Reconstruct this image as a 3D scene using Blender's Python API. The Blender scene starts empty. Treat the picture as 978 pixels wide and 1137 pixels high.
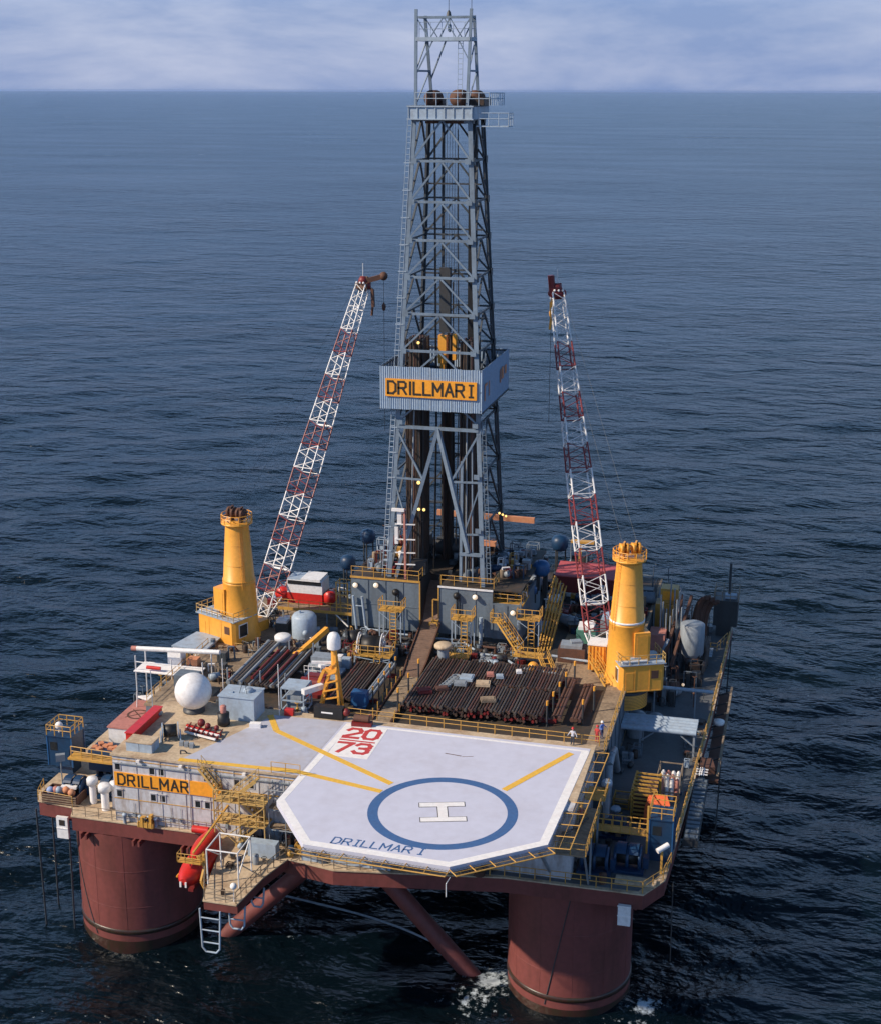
import bpy, math, random
from mathutils import Vector, Matrix
R = math.radians
rnd = random.Random(7)
S = bpy.context.scene
COL = S.collection

# ---------------- camera, sky, sun, exposure ----------------
cam = bpy.data.cameras.new('camera'); cam.sensor_fit = 'HORIZONTAL'; cam.sensor_width = 36
cam.lens = 1600 / 978 * 36; cam.clip_start = 1; cam.clip_end = 200000
co = bpy.data.objects.new('camera', cam); COL.objects.link(co); S.camera = co
co.location = (27.53, -108.97, 81)
co.rotation_euler = (R(90 - 16.32), 0, R(14.3))
co.rotation_euler = (Matrix.Rotation(R(14.3), 3, 'Z') @ Matrix.Rotation(R(90 - 16.32), 3, 'X') @ Matrix.Rotation(R(0.12), 3, 'Z')).to_euler()

SUN_EL = 36.0
SDX, SDY = -0.86, -0.52            # horizontal direction towards the sun
w = bpy.data.worlds.new('World'); S.world = w; w.use_nodes = True
N = w.node_tree.nodes; L = w.node_tree.links
bg = N['Background']; bg.inputs[1].default_value = 0.1
sky = N.new('ShaderNodeTexSky'); sky.sky_type = 'NISHITA'; sky.sun_disc = False
sky.sun_elevation = R(SUN_EL); sky.sun_rotation = math.atan2(SDX, SDY) % (2 * math.pi)
sky.air_density = 1.2; sky.dust_density = 1.0; sky.ozone_density = 3.0
tc = N.new('ShaderNodeTexCoord')
mp = N.new('ShaderNodeMapping'); mp.inputs['Scale'].default_value = (1, 1, 3.8)
n1 = N.new('ShaderNodeTexNoise'); n1.inputs['Scale'].default_value = 3.4; n1.inputs['Detail'].default_value = 9; n1.inputs['Roughness'].default_value = .6
n1.inputs['Distortion'].default_value = .3
r1 = N.new('ShaderNodeValToRGB'); r1.color_ramp.elements[0].position = .43; r1.color_ramp.elements[1].position = .70
r1.color_ramp.elements[0].color = (2.1, 3.1, 5.9, 1); r1.color_ramp.elements[1].color = (5.6, 6.1, 8.0, 1)
mix = N.new('ShaderNodeMix'); mix.data_type = 'RGBA'; mix.inputs[0].default_value = .85
L.new(tc.outputs['Generated'], mp.inputs[0]); L.new(mp.outputs[0], n1.inputs[0]); L.new(n1.outputs[0], r1.inputs[0])
sx = N.new('ShaderNodeSeparateXYZ'); L.new(tc.outputs['Generated'], sx.inputs[0])
rg = N.new('ShaderNodeValToRGB'); rg.color_ramp.elements[0].position = .05; rg.color_ramp.elements[1].position = .62     # thinner, deeper blue overcast overhead
rg.color_ramp.elements[0].color = (1, 1, 1, 1); rg.color_ramp.elements[1].color = (.09, .20, .28, 1)
q_ = rg.color_ramp.elements.new(.24); q_.color = (1.12, 1.62, 1.80, 1); L.new(sx.outputs[2], rg.inputs[0])
mg = N.new('ShaderNodeMix'); mg.data_type = 'RGBA'; mg.blend_type = 'MULTIPLY'; mg.inputs[0].default_value = 1
L.new(r1.outputs[0], mg.inputs[6]); L.new(rg.outputs[0], mg.inputs[7])
L.new(sky.outputs[0], mix.inputs[6]); L.new(mg.outputs[2], mix.inputs[7]); L.new(mix.outputs[2], bg.inputs[0])

sl = bpy.data.lights.new('sun', 'SUN'); sl.energy = 4.7; sl.angle = R(1.0); sl.color = (1, .85, .68)
so = bpy.data.objects.new('sun', sl); COL.objects.link(so)
sd = Vector((SDX, SDY, 0)).normalized() * math.cos(R(SUN_EL)); sd.z = math.sin(R(SUN_EL))
so.rotation_euler = sd.to_track_quat('Z', 'Y').to_euler(); so.location = (-60, -60, 120)
S.view_settings.view_transform = 'Standard'; S.view_settings.look = 'None'; S.view_settings.exposure = 0.12; S.view_settings.gamma = 1

# ---------------- materials ----------------
def mat(name, c, rough=.55, metal=0., dirt=.35, dcol=(.10, .07, .05), scale=.6, bump=.0, streak=True, emit=None, fine=3., grain=.12):
    m = bpy.data.materials.new(name); m.use_nodes = True
    n = m.node_tree.nodes; l = m.node_tree.links; b = n['Principled BSDF']
    b.inputs['Roughness'].default_value = rough; b.inputs['Metallic'].default_value = metal
    g = n.new('ShaderNodeNewGeometry')
    mp = n.new('ShaderNodeMapping'); mp.inputs['Scale'].default_value = (1, 1, .25 if streak else 1)
    t = n.new('ShaderNodeTexNoise'); t.inputs['Scale'].default_value = scale; t.inputs['Detail'].default_value = 8; t.inputs['Roughness'].default_value = .65
    r = n.new('ShaderNodeValToRGB'); r.color_ramp.elements[0].position = .46; r.color_ramp.elements[1].position = .72
    r.color_ramp.elements[0].color = (0, 0, 0, 1); r.color_ramp.elements[1].color = (dirt,) * 3 + (1,)
    x = n.new('ShaderNodeMix'); x.data_type = 'RGBA'; x.inputs[6].default_value = (*c, 1); x.inputs[7].default_value = (*dcol, 1)
    t2 = n.new('ShaderNodeTexNoise'); t2.inputs['Scale'].default_value = fine; t2.inputs['Detail'].default_value = 4
    x2 = n.new('ShaderNodeMix'); x2.data_type = 'RGBA'; x2.blend_type = 'MULTIPLY'; x2.inputs[0].default_value = 1
    r2 = n.new('ShaderNodeValToRGB'); r2.color_ramp.elements[0].color = (1 - grain,) * 3 + (1,); r2.color_ramp.elements[1].color = (1 + grain * .6,) * 3 + (1,)
    r2.color_ramp.elements[0].position = .3; r2.color_ramp.elements[1].position = .7
    l.new(g.outputs['Position'], mp.inputs[0]); l.new(mp.outputs[0], t.inputs[0]); l.new(t.outputs[0], r.inputs[0])
    l.new(g.outputs['Position'], t2.inputs[0]); l.new(t2.outputs[0], r2.inputs[0])
    l.new(r.outputs[0], x.inputs[0]); l.new(x.outputs[2], x2.inputs[6]); l.new(r2.outputs[0], x2.inputs[7])
    l.new(x2.outputs[2], b.inputs['Base Color'])
    if bump:
        bp = n.new('ShaderNodeBump'); bp.inputs['Strength'].default_value = .5; bp.inputs['Distance'].default_value = bump
        l.new(t2.outputs[0], bp.inputs['Height']); l.new(bp.outputs[0], b.inputs['Normal'])
    if emit:
        b.inputs['Emission Color'].default_value = (*emit[:3], 1); b.inputs['Emission Strength'].default_value = emit[3]
    return m
M = dict(
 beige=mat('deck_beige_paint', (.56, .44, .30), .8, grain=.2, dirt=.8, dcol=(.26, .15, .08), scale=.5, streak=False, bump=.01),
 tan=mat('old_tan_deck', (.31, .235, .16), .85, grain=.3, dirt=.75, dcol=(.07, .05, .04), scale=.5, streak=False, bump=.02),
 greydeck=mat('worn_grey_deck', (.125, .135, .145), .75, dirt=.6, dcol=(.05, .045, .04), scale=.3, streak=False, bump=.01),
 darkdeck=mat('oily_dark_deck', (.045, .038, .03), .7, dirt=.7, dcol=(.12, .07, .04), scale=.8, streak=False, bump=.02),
 redhull=mat('red_oxide_hull', (.19, .052, .045), .6, dirt=.75, dcol=(.085, .03, .022), scale=.45, fine=2.),
 wetred=mat('wet_waterline_band', (.05, .022, .016), .35, dirt=.8, dcol=(.02, .03, .012), scale=1.2),
 wall=mat('pale_grey_wall', (.56, .57, .60), .6, dirt=.8, dcol=(.26, .17, .11), scale=1.2),
 heli=mat('helideck_lavender_grey', (.57, .585, .70), .8, dirt=.35, dcol=(.46, .44, .50), scale=.4, streak=False, fine=1.1, grain=.045),
 heli2=mat('worn_grey_roof_paint', (.47, .485, .57), .8, dirt=.7, dcol=(.42, .38, .38), scale=.5, streak=False, fine=1.1, grain=.08),
 white=mat('white_paint', (.80, .80, .80), .5, dirt=.18, dcol=(.45, .35, .25), scale=1.5),
 lwhite=mat('white_marking', (.86, .85, .84), .7, dirt=.25, dcol=(.6, .45, .4), scale=1.5, streak=False),
 syellow=mat('weathered_pale_yellow', (.55, .36, .12), .6, dirt=.5, dcol=(.25, .15, .08), scale=2),
 yellow=mat('yellow_paint', (.60, .335, .07), .5, dirt=.35, dcol=(.22, .10, .04), scale=1.1),
 ymark=mat('yellow_marking', (.80, .47, .06), .7, dirt=.15, dcol=(.5, .3, .1), scale=1, streak=False),
 orange=mat('orange_yellow_crane_paint', (.87, .40, .055), .42, dirt=.3, grain=.08, dcol=(.42, .16, .03), scale=.9),
 board=mat('orange_sign_board', (.93, .38, .03), .55, dirt=.15, dcol=(.5, .2, .03), scale=1),
 blue=mat('blue_marking', (.05, .13, .31), .7, dirt=.2, dcol=(.1, .12, .2), scale=1, streak=False),
 dblue=mat('dark_blue_paint', (.010, .045, .11), .45, dirt=.4, dcol=(.02, .02, .03), scale=1),
 mblue=mat('bright_blue_paint', (.02, .10, .26), .45, dirt=.3, dcol=(.02, .03, .05), scale=1),
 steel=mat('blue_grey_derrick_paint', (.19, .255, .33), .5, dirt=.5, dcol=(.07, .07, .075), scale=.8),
 bsteel=mat('grimy_shaded_blue_grey_paint', (.065, .08, .095), .5, dirt=.6, dcol=(.05, .035, .025), scale=.9),  # grime plus shade painted into the colour of rear and side derrick members
 dsteel=mat('dark_grey_steel', (.05, .055, .06), .5, dirt=.5, dcol=(.04, .025, .02), scale=.8),
 clad=mat('blue_grey_corrugated_cladding', (.27, .37, .50), .55, dirt=.35, dcol=(.38, .42, .46), scale=1.5),
 subgrey=mat('slate_grey_bulkhead', (.145, .185, .225), .6, dirt=.5, dcol=(.06, .06, .065), scale=.8),
 ltgrey=mat('light_blue_grey_paint', (.36, .45, .55), .5, dirt=.4, dcol=(.2, .17, .14), scale=1.2),
 greypipe=mat('grey_painted_pipe', (.27, .31, .35), .45, dirt=.4, dcol=(.1, .09, .08), scale=2),
 rust=mat('rusty_brown_steel', (.12, .055, .035), .75, dirt=.6, dcol=(.045, .03, .025), scale=1.3, streak=False),
 pipe1=mat('dark_brown_pipe', (.045, .032, .027), .55, dirt=.6, dcol=(.14, .075, .045), scale=1.3, streak=False),
 pipe2=mat('grey_brown_pipe', (.098, .082, .07), .55, dirt=.6, dcol=(.05, .035, .03), scale=1.6, streak=False),
 pipe3=mat('reddish_brown_pipe', (.115, .055, .042), .6, dirt=.6, dcol=(.04, .03, .028), scale=1.5, streak=False),
 ramp=mat('brown_timber_ramp', (.20, .125, .09), .8, dirt=.6, dcol=(.08, .055, .045), scale=1.2, streak=False),
 red=mat('bright_red_paint', (.60, .025, .02), .4, dirt=.3, dcol=(.2, .03, .02), scale=1.2),
 dred=mat('dark_red_paint', (.20, .02, .02), .5, dirt=.5, dcol=(.06, .02, .02), scale=1.2),
 boomred=mat('boom_red_paint', (.24, .035, .038), .5, dirt=.4, dcol=(.10, .03, .03), scale=2),
 pinkred=mat('faded_roof_red', (.50, .10, .11), .6, dirt=.4, dcol=(.35, .08, .08), scale=.8, streak=False),
 pink=mat('faded_pink_red_paint', (.50, .21, .17), .7, dirt=.5, dcol=(.30, .10, .07), scale=1, streak=False),
 black=mat('black_rubber', (.012, .012, .013), .5, dirt=.3, dcol=(.05, .04, .03), scale=2),
 ink=mat('black_lettering', (.03, .025, .02), .6, dirt=.1, scale=2),
 ored=mat('red_marking', (.55, .05, .05), .7, dirt=.2, dcol=(.5, .2, .2), scale=2, streak=False),
 glass=mat('dark_window_glass', (.02, .025, .03), .12, dirt=.1, scale=2),
 green=mat('faded_green_paint', (.07, .22, .17), .6, dirt=.4, dcol=(.1, .1, .1), scale=2),
 skin=mat('skin', (.45, .26, .19), .6, dirt=0), denim=mat('dark_work_trousers', (.03, .04, .07), .8, dirt=0),
 coral=mat('red_overalls', (.5, .06, .05), .8, dirt=0), shirt=mat('pale_blue_shirt', (.3, .4, .65), .8, dirt=0),
 lampy=mat('warm_lamp_lens', (.8, .7, .4), .4, dirt=0, emit=(1, .62, .16, 1.8)),
 lampw=mat('white_lamp_lens', (.8, .8, .75), .4, dirt=0, emit=(1, .70, .38, .5)),
 foam=None, orng=mat('bleached_orange_canvas', (.62, .25, .12), .8, dirt=.4, dcol=(.4, .3, .2), scale=2, streak=False),
)

# ---------------- mesh helpers ----------------
class MB:
    def __init__(s, T=None): s.v = []; s.f = []; s.mi = []; s.cur = 0; s.T = T; s.sm = []; s.smooth = False
    def add(s, vs, fs):
        o = len(s.v)
        for p in vs:
            p = Vector(p); s.v.append(s.T @ p if s.T else p)
        for f in fs: s.f.append([o + i for i in f]); s.mi.append(s.cur); s.sm.append(s.smooth)
        return s
    def box(s, x0, x1, y0, y1, z0, z1):
        return s.add([(x, y, z) for z in (z0, z1) for y in (y0, y1) for x in (x0, x1)],
                     [(0, 2, 3, 1), (4, 5, 7, 6), (0, 1, 5, 4), (2, 6, 7, 3), (0, 4, 6, 2), (1, 3, 7, 5)])
    def cbox(s, x, y, z, sx, sy, sz, rz=0):   # centred in xy, z = bottom
        c, n = math.cos(rz), math.sin(rz)
        return s.add([(x + a * c - b * n, y + a * n + b * c, z + h) for h in (0, sz) for b in (-sy / 2, sy / 2) for a in (-sx / 2, sx / 2)],
                     [(0, 2, 3, 1), (4, 5, 7, 6), (0, 1, 5, 4), (2, 6, 7, 3), (0, 4, 6, 2), (1, 3, 7, 5)])
    def beam(s, p, q, a, b=None, up=(0, 0, 1)):
        p, q = Vector(p), Vector(q); b = b or a; d = (q - p).normalized(); u = Vector(up)
        if abs(d.dot(u)) > .98: u = Vector((0, 1, 0))
        x = d.cross(u).normalized() * a / 2; y = x.cross(d).normalized() * b / 2
        return s.add([p - x - y, p + x - y, p - x + y, p + x + y, q - x - y, q + x - y, q - x + y, q + x + y],
                     [(0, 2, 3, 1), (4, 5, 7, 6), (0, 1, 5, 4), (2, 6, 7, 3), (0, 4, 6, 2), (1, 3, 7, 5)])
    def tube(s, p, q, r, r2=None, n=8, cap=True):
        p, q = Vector(p), Vector(q); r2 = r if r2 is None else r2; d = (q - p).normalized()
        u = Vector((0, 0, 1)) if abs(d.z) < .95 else Vector((1, 0, 0)); x = d.cross(u).normalized(); y = d.cross(x)
        vs = []
        for c, rr in ((p, r), (q, r2)):
            vs += [c + (x * math.cos(2 * math.pi * i / n) + y * math.sin(2 * math.pi * i / n)) * rr for i in range(n)]
        fs = [(i, i + n, (i + 1) % n + n, (i + 1) % n) for i in range(n)]
        if n > 6: s.smooth = True
        s.add(vs, fs); s.smooth = False
        if cap: s.add(vs, [tuple(range(n)), tuple(range(2 * n - 1, n - 1, -1))])
        return s
    def path(s, pts, r, n=6):
        for a, b in zip(pts, pts[1:]): s.tube(a, b, r, n=n)
        return s
    def lathe(s, prof, c=(0, 0, 0), n=24, smooth=True):
        vs = []; k = len(prof)
        for i in range(n):
            a = 2 * math.pi * i / n
            vs += [(c[0] + r * math.cos(a), c[1] + r * math.sin(a), c[2] + z) for r, z in prof]
        fs = [(i * k + j, ((i + 1) % n) * k + j, ((i + 1) % n) * k + j + 1, i * k + j + 1) for i in range(n) for j in range(k - 1)]
        s.smooth = smooth; s.add(vs, fs); s.smooth = False
        return s
    def prism(s, poly, z0, z1):
        n = len(poly)
        return s.add([(x, y, z0) for x, y in poly] + [(x, y, z1) for x, y in poly],
                     [tuple(range(n))[::-1], tuple(range(n, 2 * n))] + [(i, (i + 1) % n, (i + 1) % n + n, i + n) for i in range(n)])
    def sphere(s, c, r, n=16, m=10, sz=1, a0=-90):
        pr = []
        for j in range(m + 1):
            t = R(a0 + (90 - a0) * j / m); pr.append((max(r * math.cos(t), .001), r * math.sin(t) * sz))
        return s.lathe(pr, c, n)
    def ring(s, c, r0, r1, z0, z1, n=48, a0=0, a1=360):
        k = n
        for i in range(k):
            t0 = R(a0 + (a1 - a0) * i / k); t1 = R(a0 + (a1 - a0) * (i + 1) / k)
            q = [(c[0] + r * math.cos(t), c[1] + r * math.sin(t)) for r, t in ((r0, t0), (r1, t0), (r1, t1), (r0, t1))]
            s.prism(q, z0, z1)
        return s

off = {}
def link(o, parent=None):
    COL.objects.link(o)
    if parent is not None: o.parent = parent
def mesh_of(b, name, mats):
    me = bpy.data.meshes.new(name); me.from_pydata([tuple(v) for v in b.v], [], b.f)
    for m in (mats if isinstance(mats, (list, tuple)) else [mats]): me.materials.append(M[m] if isinstance(m, str) else m)
    me.polygons.foreach_set('material_index', b.mi); me.polygons.foreach_set('use_smooth', b.sm)
    return me
def part(parent, name, b, m, label=None, kind=None):
    o0 = off.get(parent.name, Vector()) if parent else Vector()
    for v in b.v: v -= o0
    o = bpy.data.objects.new(name, mesh_of(b, name, m)); link(o, parent)
    if parent: off[o.name] = o0
    if label: o['label'] = label
    if kind: o['kind'] = kind
    return o
def thing(name, label, cat, loc=(0, 0, 0), group=None):
    o = bpy.data.objects.new(name, None); link(o); o.location = loc; off[o.name] = Vector(loc); o.empty_display_size = .3
    o['label'] = label; o['category'] = cat
    if group: o['group'] = group
    return o
def solo(name, b, m, label, cat, group=None, loc=None):
    if loc is None:
        n = len(b.v); c = sum(b.v, Vector()) / n; loc = Vector((c.x, c.y, min(v.z for v in b.v)))
    loc = Vector(loc)
    for v in b.v: v -= loc
    o = bpy.data.objects.new(name, mesh_of(b, name, m)); link(o); o.location = loc; off[o.name] = loc
    o['label'] = label; o['category'] = cat
    if group: o['group'] = group
    return o
def struct(name, b, m):
    o = part(None, name, b, m); o['kind'] = 'structure'; return o
cache = {}
def inst(parent, name, key, build, m, loc, rot=None, scale=None):
    if key not in cache:
        b = MB(); build(b); cache[key] = mesh_of(b, name, m)
    o = bpy.data.objects.new(name, cache[key]); link(o, parent)
    o.location = Vector(loc) - off.get(parent.name, Vector()); off[o.name] = Vector(loc)
    if rot is not None: o.rotation_euler = rot
    if scale is not None: o.scale = scale
    return o
def rail(parent, pts, m='yellow', h=1.1, step=1.6, closed=False, r=.035, name='handrail', toe=False):
    """posts one by one, and the rails of one run as one part"""
    if closed: pts = list(pts) + [pts[0]]
    pts = [Vector(p) for p in pts]; b = MB()
    for p, q in zip(pts, pts[1:]):
        for k in (1., .55): b.tube(p + Vector((0, 0, h * k)), q + Vector((0, 0, h * k)), r, n=5)
        if toe: b.beam(p + Vector((0, 0, .1)), q + Vector((0, 0, .1)), .03, .18)
    part(parent, name, b, m)
    for p, q in zip(pts, pts[1:]):
        n = max(1, round((q - p).length / step))
        for i in range(n + (q is pts[-1] and not closed)):
            inst(parent, 'rail_post', ('post', m, h, r), lambda bb: bb.tube((0, 0, 0), (0, 0, h), r * 1.15, n=5), m, p.lerp(q, i / n))
def railing(pts, label, m='yellow', group=None, **k):
    t = thing('railing', label, 'railing', pts[0], group); rail(t, pts, m, **k); return t
def ladder(parent, p, q, m, wdt=.5, step=.35, r=.035, side=(1, 0, 0), name='ladder'):
    p, q = Vector(p), Vector(q); s = Vector(side).normalized() * wdt / 2; b = MB()
    b.tube(p - s, q - s, r, n=5).tube(p + s, q + s, r, n=5)
    n = int((q - p).length / step)
    for i in range(1, n): c = p.lerp(q, i / n); b.tube(c - s, c + s, r * .8, n=4)
    return part(parent, name, b, m)
def stair(parent, p, q, wdt, m, side, n=None):
    """flight from p (low) to q (high): stringers, separate treads, handrails"""
    p, q, s = Vector(p), Vector(q), Vector(side).normalized() * wdt / 2
    b = MB()
    for k in (-1, 1): b.beam(p + s * k, q + s * k, .06, .25)
    part(parent, 'stringer', b, m); b = MB()
    for k in (-1, 1):
        for h in (.55, 1.0): b.tube(p + s * k + Vector((0, 0, h)), q + s * k + Vector((0, 0, h)), .03, n=5)
        for i in range(5): c = p.lerp(q, i / 4) + s * k; b.tube(c, c + Vector((0, 0, 1)), .03, n=5)
    part(parent, 'handrail', b, m)
    n = n or max(4, int(abs(q.z - p.z) / .28)); d = (q - p); d.z = 0; ang = math.atan2(s.y, s.x)
    for i in range(n):
        inst(parent, 'tread', ('tread', m, wdt), lambda bb: bb.cbox(0, 0, 0, wdt, .24, .05), m, p.lerp(q, (i + .5) / n), (0, 0, ang))

# stroke letters, unit cell: width .7, height 1
GL = {'D': [[(0, 0), (0, 1), (.42, 1), (.65, .78), (.65, .22), (.42, 0), (0, 0)]],
 'R': [[(0, 0), (0, 1), (.48, 1), (.62, .88), (.62, .6), (.48, .48), (0, .48)], [(.34, .48), (.65, 0)]],
 'I': [[(.15, 0), (.45, 0)], [(.3, 0), (.3, 1)], [(.15, 1), (.45, 1)]], 'i': [[(.1, 0), (.1, 1)]],
 'L': [[(0, 1), (0, 0), (.58, 0)]], 'M': [[(0, 0), (0, 1), (.38, .35), (.76, 1), (.76, 0)]],
 'A': [[(0, 0), (.33, 1), (.66, 0)], [(.12, .34), (.54, .34)]], ' ': [],
 '2': [[(0, .8), (.14, 1), (.5, 1), (.64, .8), (.64, .6), (0, .12), (0, 0), (.66, 0)]],
 '0': [[(.14, 0), (0, .2), (0, .8), (.14, 1), (.5, 1), (.64, .8), (.64, .2), (.5, 0), (.14, 0)]],
 '7': [[(0, 1), (.66, 1), (.22, 0)]],
 '3': [[(0, .84), (.14, 1), (.5, 1), (.64, .85), (.64, .64), (.46, .52), (.24, .52)], [(.46, .52), (.64, .4), (.64, .16), (.5, 0), (.14, 0), (0, .16)]],
 'H': [[(0, 0), (0, 1)], [(0, .5), (.7, .5)], [(.7, 0), (.7, 1)]]}
ADV = {'M': 1.02, 'i': .40, 'I': .75, ' ': .32, 'L': .82}
def text(b, s, o, u, v, h, th, depth, sp=0.):
    """letters from o along u, upright along v, thickness depth along u x v"""
    o, u, v = Vector(o), Vector(u).normalized(), Vector(v).normalized(); nrm = u.cross(v); x = 0; k = 0
    for ch in s:
        for st in GL[ch]:
            for i in range(len(st) - 1):
                (a, c), (d, e) = st[i], st[i + 1]
                P = o + u * ((x + a) * h) + v * (c * h); Q = o + u * ((x + d) * h) + v * (e * h)
                dr = (Q - P).normalized(); P = P - dr * th * .45; Q = Q + dr * th * .45; pr = dr.cross(nrm) * th / 2
                k += 1; n0 = nrm * (depth + .0006 * (k % 5))
                b.add([P - pr, P + pr, Q + pr, Q - pr, P - pr + n0, P + pr + n0, Q + pr + n0, Q - pr + n0],
                      [(3, 2, 1, 0), (4, 5, 6, 7), (0, 1, 5, 4), (1, 2, 6, 5), (2, 3, 7, 6), (3, 0, 4, 7)])
        x += ADV.get(ch, .9) + sp
    return x * h

# ---------------- sea ----------------
def sea_material():
    m = bpy.data.materials.new('sea_water'); m.use_nodes = True
    n = m.node_tree.nodes; l = m.node_tree.links; b = n['Principled BSDF']
    b.inputs['Roughness'].default_value = .14; b.inputs['IOR'].default_value = 1.333
    g = n.new('ShaderNodeNewGeometry'); prev = None
    for (sc, sx, amp, rot, det) in ((.075, .6, 1.5, 14, 5), (.17, .6, .95, -16, 4), (.42, .65, .22, 10, 4), (1.2, .7, .07, -5, 4)):
        mp = n.new('ShaderNodeMapping'); mp.inputs['Rotation'].default_value = (0, 0, R(-14 + rot)); mp.inputs['Scale'].default_value = (sx, 1, 1)
        t = n.new('ShaderNodeTexNoise'); t.inputs['Scale'].default_value = sc; t.inputs['Detail'].default_value = det; t.inputs['Roughness'].default_value = .55; t.inputs['Distortion'].default_value = .4
        bp = n.new('ShaderNodeBump'); bp.inputs['Strength'].default_value = 1; bp.inputs['Distance'].default_value = amp * 2.2
        l.new(g.outputs['Position'], mp.inputs[0]); l.new(mp.outputs[0], t.inputs[0]); l.new(t.outputs[0], bp.inputs['Height'])
        if sc < .5:     # gusts: the chop is rougher in some patches than in others
            gp_ = n.new('ShaderNodeMapping'); gp_.inputs['Scale'].default_value = (.4, 1, 1); gn = n.new('ShaderNodeTexNoise'); gn.inputs['Scale'].default_value = .011; gn.inputs['Detail'].default_value = 3
            gm = n.new('ShaderNodeMapRange'); gm.inputs['From Min'].default_value = .35; gm.inputs['From Max'].default_value = .65; gm.inputs['To Min'].default_value = amp * 1.2; gm.inputs['To Max'].default_value = amp * 2.3
            l.new(g.outputs['Position'], gp_.inputs[0]); l.new(gp_.outputs[0], gn.inputs[0]); l.new(gn.outputs[0], gm.inputs['Value']); l.new(gm.outputs[0], bp.inputs['Distance'])
        if prev: l.new(prev.outputs[0], bp.inputs['Normal'])
        prev = bp
    l.new(prev.outputs[0], b.inputs['Normal'])
    b.inputs['Base Color'].default_value = (.0015, .0055, .009, 1)
    ds = n.new('ShaderNodeVectorMath'); ds.operation = 'LENGTH'; l.new(g.outputs['Position'], ds.inputs[0])   # waves too small to model far out: rougher water
    mpw = n.new('ShaderNodeMapping'); mpw.inputs['Scale'].default_value = (.35, 1, 1); tw = n.new('ShaderNodeTexNoise'); tw.inputs['Scale'].default_value = .006; tw.inputs['Detail'].default_value = 6; tw.inputs['Roughness'].default_value = .7
    l.new(g.outputs['Position'], mpw.inputs[0]); l.new(mpw.outputs[0], tw.inputs[0])
    rd = n.new('ShaderNodeMapRange'); rd.inputs['From Min'].default_value = 250; rd.inputs['From Max'].default_value = 2600; rd.inputs['To Min'].default_value = .16; rd.inputs['To Max'].default_value = .17; l.new(ds.outputs['Value'], rd.inputs['Value'])
    ra = n.new('ShaderNodeMath'); ra.operation = 'MULTIPLY_ADD'; l.new(tw.outputs[0], ra.inputs[0]); ra.inputs[1].default_value = .16; l.new(rd.outputs[0], ra.inputs[2]); l.new(ra.outputs[0], b.inputs['Roughness'])
    # foam: small scattered whitecaps, and broken water round the legs
    mp = n.new('ShaderNodeMapping'); mp.inputs['Rotation'].default_value = (0, 0, R(-14)); mp.inputs['Scale'].default_value = (.5, 1, 1)
    t = n.new('ShaderNodeTexNoise'); t.inputs['Scale'].default_value = .13; t.inputs['Detail'].default_value = 7; t.inputs['Roughness'].default_value = .62
    r = n.new('ShaderNodeValToRGB'); r.color_ramp.elements[0].position = .735; r.color_ramp.elements[1].position = .765
    l.new(g.outputs['Position'], mp.inputs[0]); l.new(mp.outputs[0], t.inputs[0]); l.new(t.outputs[0], r.inputs[0])
    cur = r.outputs[0]
    t3 = n.new('ShaderNodeTexNoise'); t3.inputs['Scale'].default_value = 1.1; t3.inputs['Detail'].default_value = 9; t3.inputs['Roughness'].default_value = .72
    l.new(g.outputs['Position'], t3.inputs[0])
    for (cx, cy, rad, base) in ((2.9, 7.2, 3.4, .42), (2.2, 3.6, 4.6, .26), (17.6, 6.2, 2.4, .36), (10.1, 8.7, 7.3, .24), (-33.6, 9.0, 7.4, .19), (16.8, 3.5, 3, .2)):
        d = n.new('ShaderNodeVectorMath'); d.operation = 'DISTANCE'; d.inputs[1].default_value = (cx, cy, 0)
        l.new(g.outputs['Position'], d.inputs[0])
        mr = n.new('ShaderNodeMapRange'); mr.inputs['From Min'].default_value = 0; mr.inputs['From Max'].default_value = rad; mr.inputs['To Min'].default_value = base; mr.inputs['To Max'].default_value = 0
        l.new(d.outputs['Value'], mr.inputs['Value'])
        a = n.new('ShaderNodeMath'); a.operation = 'MULTIPLY'; l.new(mr.outputs[0], a.inputs[0]); a.inputs[1].default_value = .8
        s_ = n.new('ShaderNodeMath'); s_.operation = 'ADD'; l.new(a.outputs[0], s_.inputs[0]); l.new(t3.outputs[0], s_.inputs[1])
        q = n.new('ShaderNodeMapRange'); q.inputs['From Min'].default_value = .66; q.inputs['From Max'].default_value = .78; l.new(s_.outputs[0], q.inputs['Value'])
        mx = n.new('ShaderNodeMath'); mx.operation = 'MAXIMUM'; l.new(cur, mx.inputs[0]); l.new(q.outputs[0], mx.inputs[1]); cur = mx.outputs[0]
    fd = n.new('ShaderNodeBsdfDiffuse'); fd.inputs[0].default_value = (.5, .58, .64, 1)
    ms = n.new('ShaderNodeMixShader'); l.new(cur, ms.inputs[0]); l.new(b.outputs[0], ms.inputs[1]); l.new(fd.outputs[0], ms.inputs[2])
    l.new(ms.outputs[0], n['Material Output'].inputs[0])
    return m
M['sea'] = sea_material()
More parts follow.
